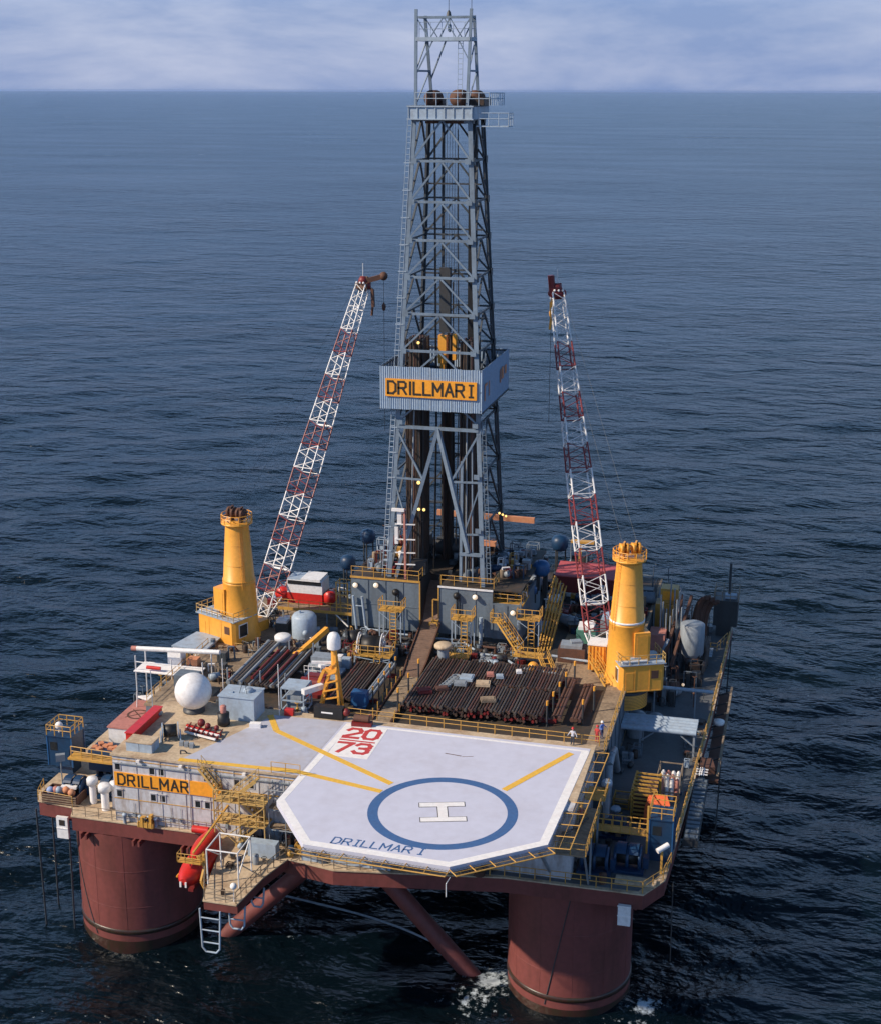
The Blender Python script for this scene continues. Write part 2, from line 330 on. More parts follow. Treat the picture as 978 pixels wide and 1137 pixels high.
def sea_mesh():
    import numpy as np
    n = 900; ox, oy = 27.5, -109.0
    rs = [1.0, 25.0]
    while rs[-1] < 2600: rs.append(rs[-1] * 1.0095)
    while rs[-1] < 90000: rs.append(rs[-1] * 1.35)
    rs = np.array(rs); th = np.arange(n) * 2 * math.pi / n
    Rg, Tg = np.meshgrid(rs, th, indexing='ij'); X = ox + Rg * np.sin(Tg); Y = oy + Rg * np.cos(Tg); Z = np.zeros_like(X)
    g = np.random.default_rng(5); sp = Rg * .0096
    for lam, am in [(60, .07), (40, .08), (30, .09), (23, .10), (18, .115), (14.5, .115), (12, .11), (9.8, .10), (8, .09), (6.6, .078), (5.5, .066), (4.6, .056)]:
        for q in range(3):
            a = R(-14 + g.normal(0, 30)); lm = lam * g.uniform(.85, 1.15); k = 2 * math.pi / lm
            ph = k * (X * math.sin(a) + Y * math.cos(a)) + g.uniform(0, 6.28)
            fade = np.clip((lm / sp - 2.2) / 2.5, 0, 1)
            Z += am * .62 * fade * (np.sin(ph) + .28 * np.cos(2 * ph))
    nr = len(rs); v = np.stack([X, Y, Z], -1).reshape(-1, 3)
    i, j = np.meshgrid(np.arange(nr - 1), np.arange(n), indexing='ij'); j2 = (j + 1) % n
    f = np.stack([i * n + j, i * n + j2, (i + 1) * n + j2, (i + 1) * n + j], -1).reshape(-1, 4)
    v = np.vstack([v, [[ox, oy, 0]]]); c = len(v) - 1
    me = bpy.data.meshes.new('sea'); nf = len(f); me.vertices.add(len(v)); me.vertices.foreach_set('co', v.ravel().astype('f4'))
    tri = np.stack([np.full(n, c), (np.arange(n) + 1) % n, np.arange(n)], -1)
    me.loops.add(nf * 4 + n * 3); me.loops.foreach_set('vertex_index', np.concatenate([f[:, ::-1].ravel(), tri[:, ::-1].ravel()]).astype('i4'))
    me.polygons.add(nf + n); me.polygons.foreach_set('loop_start', np.concatenate([np.arange(nf) * 4, nf * 4 + np.arange(n) * 3]).astype('i4'))
    me.polygons.foreach_set('use_smooth', np.ones(nf + n, dtype=bool)); me.update(calc_edges=True); me.validate()
    me.materials.append(M['sea']); o = bpy.data.objects.new('sea', me); link(o); o['kind'] = 'structure'
    return me
_sm = sea_mesh(); print('sea normal up', sum(p.normal.z for p in list(_sm.polygons)[:200]) / 200, len(_sm.polygons))

# ---------------- hull ----------------
hull = thing('platform_hull', 'red oxide semi-submersible hull standing in the sea on thick round legs', 'platform', (-11, 40, 0))
outline = [(-43.2, 6.8), (-42.2, 5.0), (-38.2, 4.6), (-37.6, 3.0), (-22.2, 3.0), (-21.2, .6), (-20.3, -3.8), (-19.3, -7.8), (-16.2, -7.8), (-15.6, -3), (-14.6, .6), (-10, -.2), (-4, .8), (5, 2.4), (17.3, 2.6), (18.9, 5.5), (19.3, 14),
           (20.4, 40), (21, 72), (-26, 72), (-26, 57), (-43, 57)]
part(hull, 'lower_deck', MB().prism(outline, 13.88, 14.0), 'beige')
cg = Vector((-11, 36)); ins = [(x + (.06 if x < cg.x else -.06), y + (.08 if y < cg.y else -.08)) for x, y in outline]
wed = [p for p in ins if -21.5 < p[0] < -15 and p[1] < .8 or abs(p[0] + 14.54) < .1]
part(hull, 'deck_girder', MB().prism([p for p in ins if not (-21.5 < p[0] < -15 and p[1] < .8)], 12.45, 13.877), 'redhull')
part(hull, 'boat_deck_girder', MB().prism([(-21.1, 1.9)] + wed + [(-14.54, 1.9)], 13.1, 13.87), 'redhull')
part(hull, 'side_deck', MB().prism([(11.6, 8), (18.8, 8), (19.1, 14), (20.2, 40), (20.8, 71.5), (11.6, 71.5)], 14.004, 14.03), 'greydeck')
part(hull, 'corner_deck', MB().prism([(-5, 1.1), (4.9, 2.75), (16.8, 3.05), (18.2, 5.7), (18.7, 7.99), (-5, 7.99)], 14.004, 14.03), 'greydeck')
for x in (-36.5, -31, -26, -22.8, -12, -8, -3, 2, 7, 12, 16): part(hull, 'bracket', MB().box(x - .1, x + .1, 2.55 if x < -22 else 3.4, 7, 11.9, 12.448).box(x + .5, x + .7, 2.55 if x < -22 else 3.4, 7, 11.9, 12.448), 'redhull')
for (cx, cy) in ((10.1, 8.7), (-33.6, 9.0), (10.1, 60), (-33.6, 50)):
    rc = 5.75 if cx > 0 else 6.0; hh = MB()
    c = part(hull, 'column', hh.lathe([(rc, -12), (rc, 12.44)], (cx, cy, 0), 96), 'redhull')
    b = MB()
    for z in (4.6, 8.5): b.lathe([(rc + .005, z), (rc + .02, z + .03), (rc + .02, z + .07), (rc + .005, z + .1)], (cx, cy, 0), 96)
    for k in range(12):
        a = k * math.pi / 6 + .2; b.tube((cx + rc * math.cos(a), cy + rc * math.sin(a), 2.2), (cx + rc * math.cos(a), cy + rc * math.sin(a), 12.4), .02, n=4)
    part(c, 'weld_seam', b, 'redhull')
    part(c, 'rubbing_band', MB().lathe([(rc, 2.25), (rc + .09, 2.2), (rc + .09, 1.75), (rc, 1.7)], (cx, cy, 0), 96), 'wetred')
    part(c, 'waterline_stain', MB().lathe([(rc + .015, -1), (rc + .015, .95)], (cx, cy, 0), 96), 'wetred')
    a0, a1 = (-1.43, -1.80) if cx > 0 else (-2.72, -1.95)
    part(c, 'drain_line', MB().path([(cx + (rc + .04) * math.cos(a0 + (a1 - a0) * q / 10), cy + (rc + .04) * math.sin(a0 + (a1 - a0) * q / 10), 12.4 - 11.2 * q / 10) for q in range(11)], .05, 5), 'dsteel')
for (x1) in (2.8, -26.8):
    for y in (8,): part(hull, 'brace', MB().tube((-11.4, y, 13), (x1, y, -2.5), .85, n=20), 'redhull')
for x in (-32.8, 11): part(hull, 'pontoon', MB().box(x - 7, x + 7, -4, 78, -14, -8), 'redhull')
# mooring chains and hanging lines
def line(pts, r, m, label, cat='rope', name='hanging_line', group=None): return solo(name, MB().path(pts, r, 5), m, label, cat, group)
line([(-42.6, 5.2, 13), (-42.5, 5.2, 0)], .09, 'dsteel', 'thin dark chain hanging under the far left deck corner', 'chain', 'mooring_chain')
line([(-42.9, 8.6, 13), (-43.0, 8.6, 0)], .09, 'dsteel', 'dark chain just behind the front left corner chain', 'chain', 'mooring_chain')
line([(-39.0, 5, 13), (-39.2, 4.9, -.5)], .09, 'dsteel', 'dark chain hanging beside the left leg of the platform', 'chain', 'mooring_chain')
line([(21.2, 62, 15.5), (21.4, 50, 9), (21.6, 40, 1), (21.6, 38, -.5)], .08, 'black', 'long black hose hanging over the right side of the platform')
line([(19.6, 5.4, 14), (19.7, 5.4, 6)], .05, 'dsteel', 'short dark line hanging below the front right corner')
pts = [(-22 + 22.5 * t, 16 - 7 * t + 1.5 * math.sin(t * 3), .35 - .1 * math.sin(t * 7)) for t in [i / 14 for i in range(15)]]
solo('floating_hose', MB().path(pts, .11, 6), 'greypipe', 'pale thin hose floating on dark water under the platform', 'hose')

# ---------------- accommodation block ----------------
ZR = 21.0
qb = thing('accommodation_block', 'two storey pale grey accommodation block under the helideck with orange name board', 'building', (-10, 10, 14))
part(qb, 'wall', MB().box(-33, 10.8, 3.4, 16.5, 14.032, 20.8), 'wall')
part(qb, 'roof', MB().prism([(-33.15, 3.25), (-13.9, 3.25), (-13.9, 5), (10.9, 5), (10.9, 16.6), (-33.15, 16.6)], 20.805, ZR), 'beige')
for i, x in enumerate([-33 + 2.45 * k for k in range(1, 9)]):
    inst(qb, 'wall_stiffener', 'stiff', lambda bb: bb.box(-.03, .03, -.05, 0, 0, 6.7), 'wall', (x, 3.397, 14.05))
WIN = [(-32.48, 19.7), (-28.95, 19.63), (-28.0, 19.63), (-32.44, 16.9), (-28.95, 16.88), (-28.0, 16.88), (-24.44, 16.8), (-23.46, 16.8), (-23.44, 19.6), (-20.43, 19.5), (-19.01, 19.45)]
for x, z in WIN:
    f = inst(qb, 'window', 'winf', lambda bb: (bb.box(-.33, -.25, -.05, 0, -.4, .4), bb.box(.25, .33, -.05, 0, -.4, .4), bb.box(-.25, .25, -.05, 0, .32, .4), bb.box(-.25, .25, -.05, 0, -.4, -.32)), 'wall', (x, 3.394, z))
    inst(f, 'pane', 'winp', lambda bb: bb.box(-.25, .25, -.02, 0, -.32, .32), 'glass', (x, 3.392, z))
bd = part(qb, 'name_board', MB().box(-32.85, -21.9, 3.28, 3.39, 17.75, 19.15), 'board')
b = MB(); text(b, 'DRiLLMAR', (-32.45, 3.28, 17.93), (1, 0, 0), (0, 0, 1), 1.04, .175, .02, .06); part(bd, 'lettering', b, 'ink')
b = MB(); b.box(-33.02, -22, 3.36, 3.396, 16.35, 16.42); b.box(-33.02, -14, 3.36, 3.396, 20.4, 20.47); b.box(-22, -14, 3.35, 3.395, 18.6, 18.7)
part(qb, 'belt_rail', b, 'yellow')
for x in (-31.9, -30.3, -29.4, -28.7): inst(qb, 'wall_vent', 'wv', lambda bb: bb.lathe([(.16, 0), (.16, .7), (.24, .75), (.24, .95), (.01, 1.02)], n=10), 'ltgrey', (x, 3.05, 14.03))
part(qb, 'downpipe', MB().tube((-25.2, 3.3, 14.05), (-25.2, 3.3, 20.7), .05, n=6).tube((-22.6, 3.3, 14.05), (-22.6, 3.3, 20.7), .05, n=6), 'wall')
for x in (-31, -27.2, -26.2, -21.6, -17.8, -16.4, -15.4): inst(qb, 'wall_box', 'wbx', lambda bb: (bb.box(-.14, .14, -.14, 0, 0, .4), bb.tube((0, -.07, .4), (0, -.07, 1.4), .02, n=4)), 'greypipe', (x, 3.392, 14.7))
part(qb, 'cable_tray', MB().box(-32.9, -15, 3.22, 3.39, 20.05, 20.13), 'greypipe')
for x in (-30.2, -25.9, -19.6): inst(qb, 'floodlight', 'wfl', lambda bb: bb.cbox(0, -.25, 0, .3, .3, .22), 'lwhite', (x, 3.392, 20.5))
for x, z in WIN: inst(qb, 'rain_gutter', 'wgt', lambda bb: bb.box(-.4, .4, -.12, 0, 0, .04), 'wall', (x, 3.393, z + .44))
part(qb, 'door', MB().box(-17.2, -16.3, 3.3, 3.39, 14.05, 16.1), 'ltgrey')
railing([(-14.2, 3.35, 21.0), (-17, 3.35, 21.0)], 'short yellow railing on the roof edge left of the helideck corner')

# ---------------- helideck ----------------
hd = thing('helideck', 'lavender grey eight sided helideck with blue landing circle and white border', 'helideck', (0, 0, 21))
A, B_, C_, D_, E_, F_ = (-12.1, 14.7), (10.5, 14.3), (9.8, -3.3), (2.8, -8.8), (-9.8, -8.3), (-14.6, -1.7)
poly = [A, F_, E_, D_, C_, B_]
part(hd, 'deck', MB().prism([F_, E_, D_, C_, B_, (10.5, 15.6), (-13.9, 15.6)], 20.5, 21.02), 'heli')
part(hd, 'roof_paint', MB().prism([(-26.3, 3.45), (-14.45, 3.45), (-13.92, 15.55), (-21.2, 15.3)], 21.003, 21.016), 'heli2', 'worn grey paint spread over the beige roof left of the deck')
b = MB()
for z_, q in ((0, (-14.65, -1.7, -13.85, 15.6)),): b.beam((q[0], q[1], 20.68), (q[2], q[3], 20.68), .1, .6)
part(hd, 'edge_plate', b, 'dsteel')
def inset_strip(b, p, q, wdt, z0, z1):
    p, q = Vector((*p, 0)), Vector((*q, 0)); d = (q - p).normalized(); nn = Vector((-d.y, d.x, 0)) * wdt
    b.add([(v.x, v.y, z) for z in (z0, z1) for v in (p, q, q + nn, p + nn)], [(3, 2, 1, 0), (4, 5, 6, 7), (0, 1, 5, 4), (1, 2, 6, 5), (2, 3, 7, 6), (3, 0, 4, 7)])
bz = 21.021
for i, (p, q, wd) in enumerate(((F_, E_, .75), (E_, D_, .75), (D_, C_, .75), (C_, (10.5, 14.9), .75), ((10.4, 15.1), (-13.2, 15.3), .3), ((-13.6, 15.4), F_, .6))):
    b = MB(); inset_strip(b, p, q, wd, bz, bz + .006 + .0012 * i); part(hd, 'border_stripe', b, 'lwhite')
part(hd, 'landing_circle', MB().ring((0, 0), 5.6, 6.5, bz, bz + .008, 72), 'blue')
u = Vector((.957, .29, 0)); v = Vector((-.29, .957, 0))
def hbars(g, z1):
    b = MB()
    for s in (-1, 1):
        c = v * (s * 1.33); b.beam(c - u * (1.95 + g) + Vector((0, 0, z1)), c + u * (1.95 + g) + Vector((0, 0, z1)), .72 + 2 * g, .01)
    b.beam(-v * (.96 - g) + Vector((0, 0, z1)), v * (.96 - g) + Vector((0, 0, z1)), .8 + 2 * g, .01)
    return b
part(hd, 'landing_letter_outline', hbars(.07, bz + .005), 'ink'); part(hd, 'landing_letter', hbars(0, bz + .014), 'lwhite')
def stripe(pts, wdt, z):
    b = MB()
    for k, (p, q) in enumerate(zip(pts, pts[1:])): b.beam((*p, z + .0015 * k), (*q, z + .0015 * k), wdt, .01)
    return part(hd, 'guide_line', b, 'ymark')
stripe([(-21.6, 15.2), (-19.7, 11.9), (-5.75, 3.95)], .62, 21.034)
stripe([(-26.3, 3.7), (-14.8, 4.1), (-6.2, 2.3)], .62, 21.034)
part(hd, 'scuff_mark', MB().beam((-2.6, 11.2, bz), (-1.0, 11.0, bz), .12, .012).beam((-.9, 10.9, bz), (.1, 11.2, bz + .001), .07, .012), 'rust')
stripe([(8.9, 14.2), (4.3, 5.3)], .62, 21.034)
b = MB(); b.box(-13.25, -9.3, 8.1, 14.95, bz + .002, bz + .0165); part(hd, 'weight_panel', b, 'lwhite')
b = MB(); text(b, '20', (-12.9, 12.2, bz + .018), (1, .04, 0), (0, 1, 0), 2.0, .46, .006, .02); text(b, '73', (-12.9, 9.0, bz + .018), (1, .04, 0), (0, 1, 0), 2.0, .46, .006, .02)
b.box(-13.15, -9.6, 11.5, 11.75, bz + .0175, bz + .024); part(hd, 'weight_lettering', b, 'ored')
b = MB(); text(b, 'DRILLMAR I', (-7.65, -7.5, bz + .001), (1, .0, 0), (.08, 1, 0), 1.0, .15, .006, .0); part(hd, 'name_lettering', b, 'blue')
# safety net outriggers
net = thing('safety_net', 'yellow framed safety net sticking out round the helideck edge', 'safety net', (0, 0, 20.5))
def netrun(p, q, wdt, n, outer='yellow'):
    p, q = Vector((*p, 20.75)), Vector((*q, 20.75)); d = (q - p).normalized(); o = Vector((-d.y, d.x, 0)) * -wdt + Vector((0, 0, .12))
    part(net, 'outer_bar', MB().tube(p + o, q + o, .06, n=6).tube(p + o * .5, q + o * .5, .025, n=4), outer)
    for i in range(n + 1):
        a = p.lerp(q, i / n); part(net, 'cross_bar', MB().tube(a, a + o, .05, n=5), outer)
    bb = MB(); o2 = o * .96
    m_ = int((q - p).length / .3)
    for i in range(m_): a = p.lerp(q, i / m_); bb.tube(a - Vector((0, 0, .03)), a + o2 - Vector((0, 0, .05)), .012, n=3, cap=False)
    for k in range(1, 6): bb.tube(p + o * k / 6, q + o * k / 6, .012, n=3, cap=False)
    part(net, 'mesh_netting', bb, 'dsteel')
netrun(E_, D_, 1.3, 7); netrun(D_, C_, 1.3, 5); netrun(C_, (10.4, 15.4), 1.9, 9)
for x in (-9, -3, 2.8): part(hd, 'support_beam', MB().beam((x, -8, 20.2), (x, 3, 20.2), .3, .5), 'greypipe')
for x in (9.4, 5, 0): part(hd, 'support_beam', MB().beam((x, -5 if x < 9 else -3, 20.22), (x, 5, 20.22), .25, .35), 'greypipe')
for p, q in (((-9, -7.5, 20.2), (-9, 2, 15)), ((2.8, -8, 20.2), (2.8, 2.8, 15)), ((9, -3, 20.2), (9, 2.8, 15)), ((-3, -8, 20.2), (-3, 1.2, 15))): part(hd, 'support_strut', MB().tube(p, q, .16, n=8), 'greypipe')
part(hd, 'edge_pole', MB().tube((2.9, -9.0, 20.2), (2.9, -10.3, 20.4), .04, n=5).tube((2.9, -10.3, 20.4), (2.9, -10.3, 19.2), .04, n=5), 'white')
railing([(-16, 16.75, 21), (11.2, 16.4, 21)], 'long low yellow railing along the back of the helideck in front of the pipe stack', h=1.0, step=1.7, r=.038)

# ---------------- main deck ----------------
b = MB().prism([(-35.9, 16.7), (11.5, 16.7), (11.5, 70), (-24, 70), (-24, 54), (-35.9, 54)], 14.032, 19.8); struct_main = thing('main_deck', 'long tan working deck crossing the middle of the platform', 'deck', (-11, 45, 14))
part(struct_main, 'deck_side', b, 'subgrey')
part(struct_main, 'deck_plating', MB().prism([(-36.1, 16.65), (11.7, 16.65), (11.7, 70.2), (-24.2, 70.2), (-24.2, 54.2), (-36.1, 54.2)], 19.805, 20.0), 'tan')
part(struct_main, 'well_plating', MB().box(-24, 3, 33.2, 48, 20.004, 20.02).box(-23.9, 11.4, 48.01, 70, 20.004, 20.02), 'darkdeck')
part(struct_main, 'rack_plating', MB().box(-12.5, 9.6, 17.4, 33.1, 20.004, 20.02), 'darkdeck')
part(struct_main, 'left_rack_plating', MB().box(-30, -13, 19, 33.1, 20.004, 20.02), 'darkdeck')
for x in [-35 + 3.3 * k for k in range(15)]: inst(struct_main, 'side_frame', 'sfr', lambda bb: bb.box(-.08, .08, -.08, 0, 0, 5.6), 'subgrey', (x, 16.65, 14.1))
for y in [20 + 3.1 * k for k in range(16)]: inst(struct_main, 'side_stiffener', 'sst', lambda bb: bb.box(0, .1, -.06, .06, 0, 5.6), 'subgrey', (11.502, y, 14.1))

# ---------------- derrick ----------------
dx, dy = -11.7, 48.3
dk = thing('drilling_derrick', 'tall blue grey lattice drilling derrick with name board halfway up', 'derrick', (dx, dy, 27))
def hw(z): return 5.5 - .048 * (z - 27)
def cn(z, sx, sy): return Vector((dx + sx * hw(z), dy + sy * hw(z), z))
ZL = [27, 33.2, 39.4, 45.2, 49.2, 53.2, 57.3, 61.3, 65.3, 69.4, 73.7, 78]
for sx in (-1, 1):
    for sy in (-1, 1):
        c0, c1 = cn(25.5, sx, sy), cn(79.5, sx, sy)
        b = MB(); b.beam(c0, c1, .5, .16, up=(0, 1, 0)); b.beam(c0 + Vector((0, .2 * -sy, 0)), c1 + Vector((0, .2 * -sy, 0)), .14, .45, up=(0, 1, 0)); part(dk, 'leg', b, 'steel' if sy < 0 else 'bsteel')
faces = [((-1, -1), (1, -1)), ((1, -1), (1, 1)), ((1, 1), (-1, 1)), ((-1, 1), (-1, -1))]
for fi, (a, c) in enumerate(faces):
    for k in range(1, len(ZL)):
        z0, z1 = ZL[k - 1], ZL[k]
        if fi == 0 and k <= 3: continue
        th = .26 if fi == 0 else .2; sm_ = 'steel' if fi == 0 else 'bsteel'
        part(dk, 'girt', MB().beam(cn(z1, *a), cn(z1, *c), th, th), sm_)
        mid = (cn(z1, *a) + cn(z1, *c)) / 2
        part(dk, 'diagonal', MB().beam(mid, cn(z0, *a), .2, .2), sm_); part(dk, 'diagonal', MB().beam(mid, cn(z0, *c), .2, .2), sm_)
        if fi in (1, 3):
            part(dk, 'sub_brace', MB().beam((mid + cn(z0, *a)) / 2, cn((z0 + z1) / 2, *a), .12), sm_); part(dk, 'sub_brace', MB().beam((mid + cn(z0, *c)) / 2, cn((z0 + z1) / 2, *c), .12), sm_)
# front face V-window
zt = 44.6; f0, f1 = cn(zt, -1, -1), cn(zt, 1, -1); apex = (f0 + f1) / 2
part(dk, 'girt', MB().beam(f0, f1, .34, .34), 'steel')
fl, fr = cn(27, -1, -1), cn(30.5, 1, -1); fl.x += .8; fr.x -= 1.6
part(dk, 'main_strut', MB().beam(apex, fl, .5, .4), 'steel'); part(dk, 'main_strut', MB().beam(apex, fr, .5, .4), 'steel')
for s, e in ((-1, fl), (1, fr)):
    zz = 38.6; t = (apex.z - zz) / (apex.z - e.z); q = apex.lerp(e, t)
    part(dk, 'girt', MB().beam(cn(zz + .1, s, -1), q, .2), 'steel'); part(dk, 'diagonal', MB().beam(cn(44.2, s, -1), q, .22), 'steel')
    q2 = apex.lerp(e, (apex.z - 32.6) / (apex.z - e.z)); part(dk, 'girt', MB().beam(cn(32.7, s, -1), q2, .18), 'steel'); part(dk, 'diagonal', MB().beam(cn(38.3, s, -1), q2, .16), 'steel')
part(dk, 'inner_frame', MB().beam(cn(27, 1, -1) - Vector((2.6, -.1, 0)), cn(41, 1, -1) - Vector((2.0, -.1, 0)), .3, .3).beam(cn(27, 1, -1) + Vector((-1.2, .1, 0)), cn(43, 1, -1) + Vector((-.8, .1, 0)), .14).beam(cn(30.3, 1, -1), cn(30.3, 1, -1) - Vector((2.6, 0, 0)), .35), 'steel')
# gusset plates where girts meet the front and side legs, cables and hoses inside
for k in range(1, len(ZL)):
    for sx in (-1, 1):
        if k > 3 or True: inst(dk, 'gusset_plate', 'gus', lambda bb: bb.box(-.32, .32, -.03, .03, -.28, .28), 'steel', cn(ZL[k], sx, -1) + Vector((-sx * .3, -.31, 0)))
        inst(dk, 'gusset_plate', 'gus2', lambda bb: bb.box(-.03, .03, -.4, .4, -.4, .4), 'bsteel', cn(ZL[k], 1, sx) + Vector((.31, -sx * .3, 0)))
for k, (x, y, z0, z1) in enumerate(((-14.2, 45.2, 28, 46), (-9.2, 45.4, 27, 47), (-12.9, 46.5, 27, 78), (-10.2, 46.2, 30, 77), (-13.9, 50.8, 27, 77), (-12.0, 51.6, 27, 60), (-15.3, 50, 27, 46), (-8.3, 49, 27, 47))):
    part(dk, 'hose', MB().path([(x, y, z0), (x + .25, y, z0 + (z1 - z0) * .33), (x + .1, y + .1, z0 + (z1 - z0) * .66), (x, y, z1)], .07, 5), 'black')
for z in (30.5, 33.5, 36.5, 41, 56, 61, 66, 71): part(dk, 'inner_beam', MB().beam((dx - hw(z) + .3, dy + hw(z) * .75, z), (dx + hw(z) - .3, dy + hw(z) * .75, z), .18), 'dsteel')
part(dk, 'tool_joint_rack', MB().box(-14.9, -13.2, 44.0, 45.2, 27, 28.6), 'dsteel'); part(dk, 'doghouse', MB().box(-16.6, -14.6, 50.2, 52.6, 26.95, 29.6), 'bsteel'); part(dk, 'drawworks', MB().tube((-13.8, 52, 28.2), (-9.6, 52, 28.2), 1.1, n=16), 'dsteel')
# ladders on legs
ladder(dk, cn(27, -1, -1) + Vector((-.6, -.1, 0)), cn(52, -1, -1) + Vector((-.5, -.1, 0)), 'ltgrey', .5, .6, .05, name='cage_ladder')
ladder(dk, cn(52, -1, -1) + Vector((-.5, -.1, 0)), cn(78, -1, -1) + Vector((-.45, -.1, 0)), 'ltgrey', .45, .6, .04, name='cage_ladder')
ladder(dk, cn(27, 1, -1) + Vector((.75, 0, 0)), cn(46, 1, -1) + Vector((.6, 0, 0)), 'steel', .4, .6, .04, name='cage_ladder')
for z in [30 + 2.9 * k for k in range(16)]:
    p = cn(z, -1, -1); part(dk, 'ladder_bracket', MB().beam(p + Vector((-.85, -.1, 0)), p + Vector((.1, -.1, 0)), .1), 'ltgrey')
# wind wall
WX0, WX1, WY0, WY1, WZ0, WZ1 = -18.0, -6.4, 42.3, 56.6, 46.9, 51.7
def corr(n, w, horiz=(1, 0), nrm=(0, -1), h=4.8):
    b = MB(); pts = []; k = int(w / .12)
    for i in range(k + 1):
        pts.append((i * w / k, .03 if i % 2 else -.03))
    vs = []
    for z in (0, h):
        for d_ in (0, -.02): vs += [(horiz[0] * x + nrm[0] * (y + d_), horiz[1] * x + nrm[1] * (y + d_), z) for x, y in pts]
    m_ = len(pts); fs = []
    for i in range(m_ - 1):
        fs += [(i, i + 1, i + 1 + 2 * m_, i + 2 * m_), (i + m_, i + 3 * m_, i + 1 + 3 * m_, i + 1 + m_)]
        fs += [(i, i + m_, i + 1 + m_, i + 1), (i + 2 * m_, i + 1 + 2 * m_, i + 1 + 3 * m_, i + 3 * m_)]
    return b.add(vs, fs)
pw = (WX1 - WX0) / 10; pd = (WY1 - WY0) / 12
for i in range(10):
    for y, sgn in ((WY0, -1), (WY1, 1)):
        key = ('wp', sgn)
        if key not in cache: cache[key] = mesh_of(corr(0, pw - .02, (1, 0), (0, sgn)), 'wall_panel', 'clad')
        o = bpy.data.objects.new('wall_panel', cache[key]); link(o, dk); o.location = Vector((WX0 + i * pw, y + rnd.uniform(-.015, .015), WZ0 + rnd.uniform(-.04, .04))) - off[dk.name]
for i in range(12):
    for x, sgn in ((WX0, -1), (WX1, 1)):
        key = ('wq', sgn)
        if key not in cache: cache[key] = mesh_of(corr(0, pd - .02, (0, 1), (sgn, 0)), 'wall_panel', 'clad')
        o = bpy.data.objects.new('wall_panel', cache[key]); link(o, dk); o.location = Vector((x + rnd.uniform(-.015, .015), WY0 + i * pd, WZ0 + rnd.uniform(-.04, .04))) - off[dk.name]
b = MB()
for x0, y0, x1, y1 in ((WX0, WY0 + .12, WX1, WY0 + .12), (WX0, WY1 - .12, WX1, WY1 - .12), (WX0 + .12, WY0, WX0 + .12, WY1), (WX1 - .12, WY0, WX1 - .12, WY1)):
    for z in (WZ0 + .2, 49.2, WZ1 - .15): b.beam((x0, y0, z), (x1, y1, z), .14)
for x in (-18, -15, -12.2, -9.4, -6.4): b.beam((x, WY0 + .1, 46.9), (x, WY1 - .1, 46.9), .16, .2)
part(dk, 'wind_wall_frame', b, 'dsteel')
part(dk, 'racking_platform', MB().box(WX0 + .3, -13.6, WY0 + .4, WY1 - .4, 47.2, 47.35).box(-9.6, WX1 - .3, WY0 + .4, WY1 - .4, 47.2, 47.35).box(-13.6, -9.6, WY1 - 3, WY1 - .4, 47.2, 47.35), 'darkdeck')
for k in range(9): part(dk, 'racking_finger', MB().beam((-13.5, 45 + k * .8, 47.5), (-10, 45 + k * .8, 47.5), .12, .25), 'dsteel')
bd = part(dk, 'name_board', MB().box(-17.3, -6.95, 42.12, 42.24, 48.35, 50.35), 'board')
b = MB(); text(b, 'DRiLLMAR', (-17.0, 42.12, 48.7), (1, 0, 0), (0, 0, 1), 1.34, .23, .03, .0)
text(b, 'I', (-7.98, 42.12, 48.7), (1, 0, 0), (0, 0, 1), 1.32, .2, .03); part(bd, 'lettering', b, 'ink')
b = MB(); b.box(-6.36, -6.345, 43.4, 46.2, 48.2, 50.3); b.box(-6.36, -6.345, 51, 53.8, 49.0, 50.4)
for k in range(6): b.box(-6.36, -6.345, 47 + k * .65, 47.3 + k * .65, 48.6 + k * .1, 49.8 + k * .1)
for q in ((43.2, 43.6, 48.1, 50.0), (43.6, 44.6, 49.7, 50.0), (45.4, 45.7, 48.3, 50.0), (51.4, 51.8, 48.6, 50.2), (52.3, 53.2, 48.9, 50.3), (54, 54.8, 49.2, 50.2)): part(dk, 'worn_side_stroke', MB().box(-6.3, -6.285, *q), 'orng')
# crown
part(dk, 'crown_beam', MB().beam((-15.1, 44.6, 78.7), (-8.2, 44.6, 78.7), .3, 1.3).beam((-15.1, 51.8, 78.7), (-8.2, 51.8, 78.7), .3, 1.3).beam((-15.1, 44.6, 78.7), (-15.1, 51.8, 78.7), .3, 1.3).beam((-8.2, 44.6, 78.7), (-8.2, 51.8, 78.7), .3, 1.3), 'ltgrey')
b = MB()
for i in range(8): b.box(-15.2 + i * .98, -15.1 + i * .98, 44.36, 44.45, 78.1, 79.3)
b.box(-15.3, -8.1, 44.3, 44.45, 79.3, 79.45); b.box(-15.3, -8.1, 44.3, 44.45, 78.0, 78.12); part(dk, 'crown_stiffener', b, 'ltgrey')
part(dk, 'crown_floor', MB().box(-15.2, -8.0, 44.5, 51.9, 79.36, 79.46), 'dsteel')
part(dk, 'crown_underside', MB().box(-13.6, -9.4, 45.5, 51, 77.6, 78), 'rust')
rail(dk, [(-14.4, 44.4, 79.46), (-6.4, 44.4, 79.46), (-6.4, 51.8, 79.46)], 'ltgrey', 1.3, 1.1, r=.045)
part(dk, 'side_balcony', MB().box(-7.9, -4.4, 44.8, 47, 77.3, 77.42), 'ltgrey'); rail(dk, [(-7.6, 44.8, 77.42), (-4.4, 44.8, 77.42), (-4.4, 47, 77.42)], 'ltgrey', 1.3, 1.0, r=.045)
for (x, y, r_) in ((-13.1, 47.2, .85), (-10.2, 47.0, .9), (-8.8, 48.6, .85)):
    T = Matrix.Translation((x, y, 80.2)) @ Matrix.Rotation(R(90), 4, 'X'); b = MB(T)
    for k in range(5): b.lathe([(.2, -.9 + k * .4), (r_, -.9 + k * .4), (r_ * .93, -.75 + k * .4), (r_, -.6 + k * .4), (.2, -.6 + k * .4)], n=24)
    part(dk, 'crown_sheave', b, 'rust')
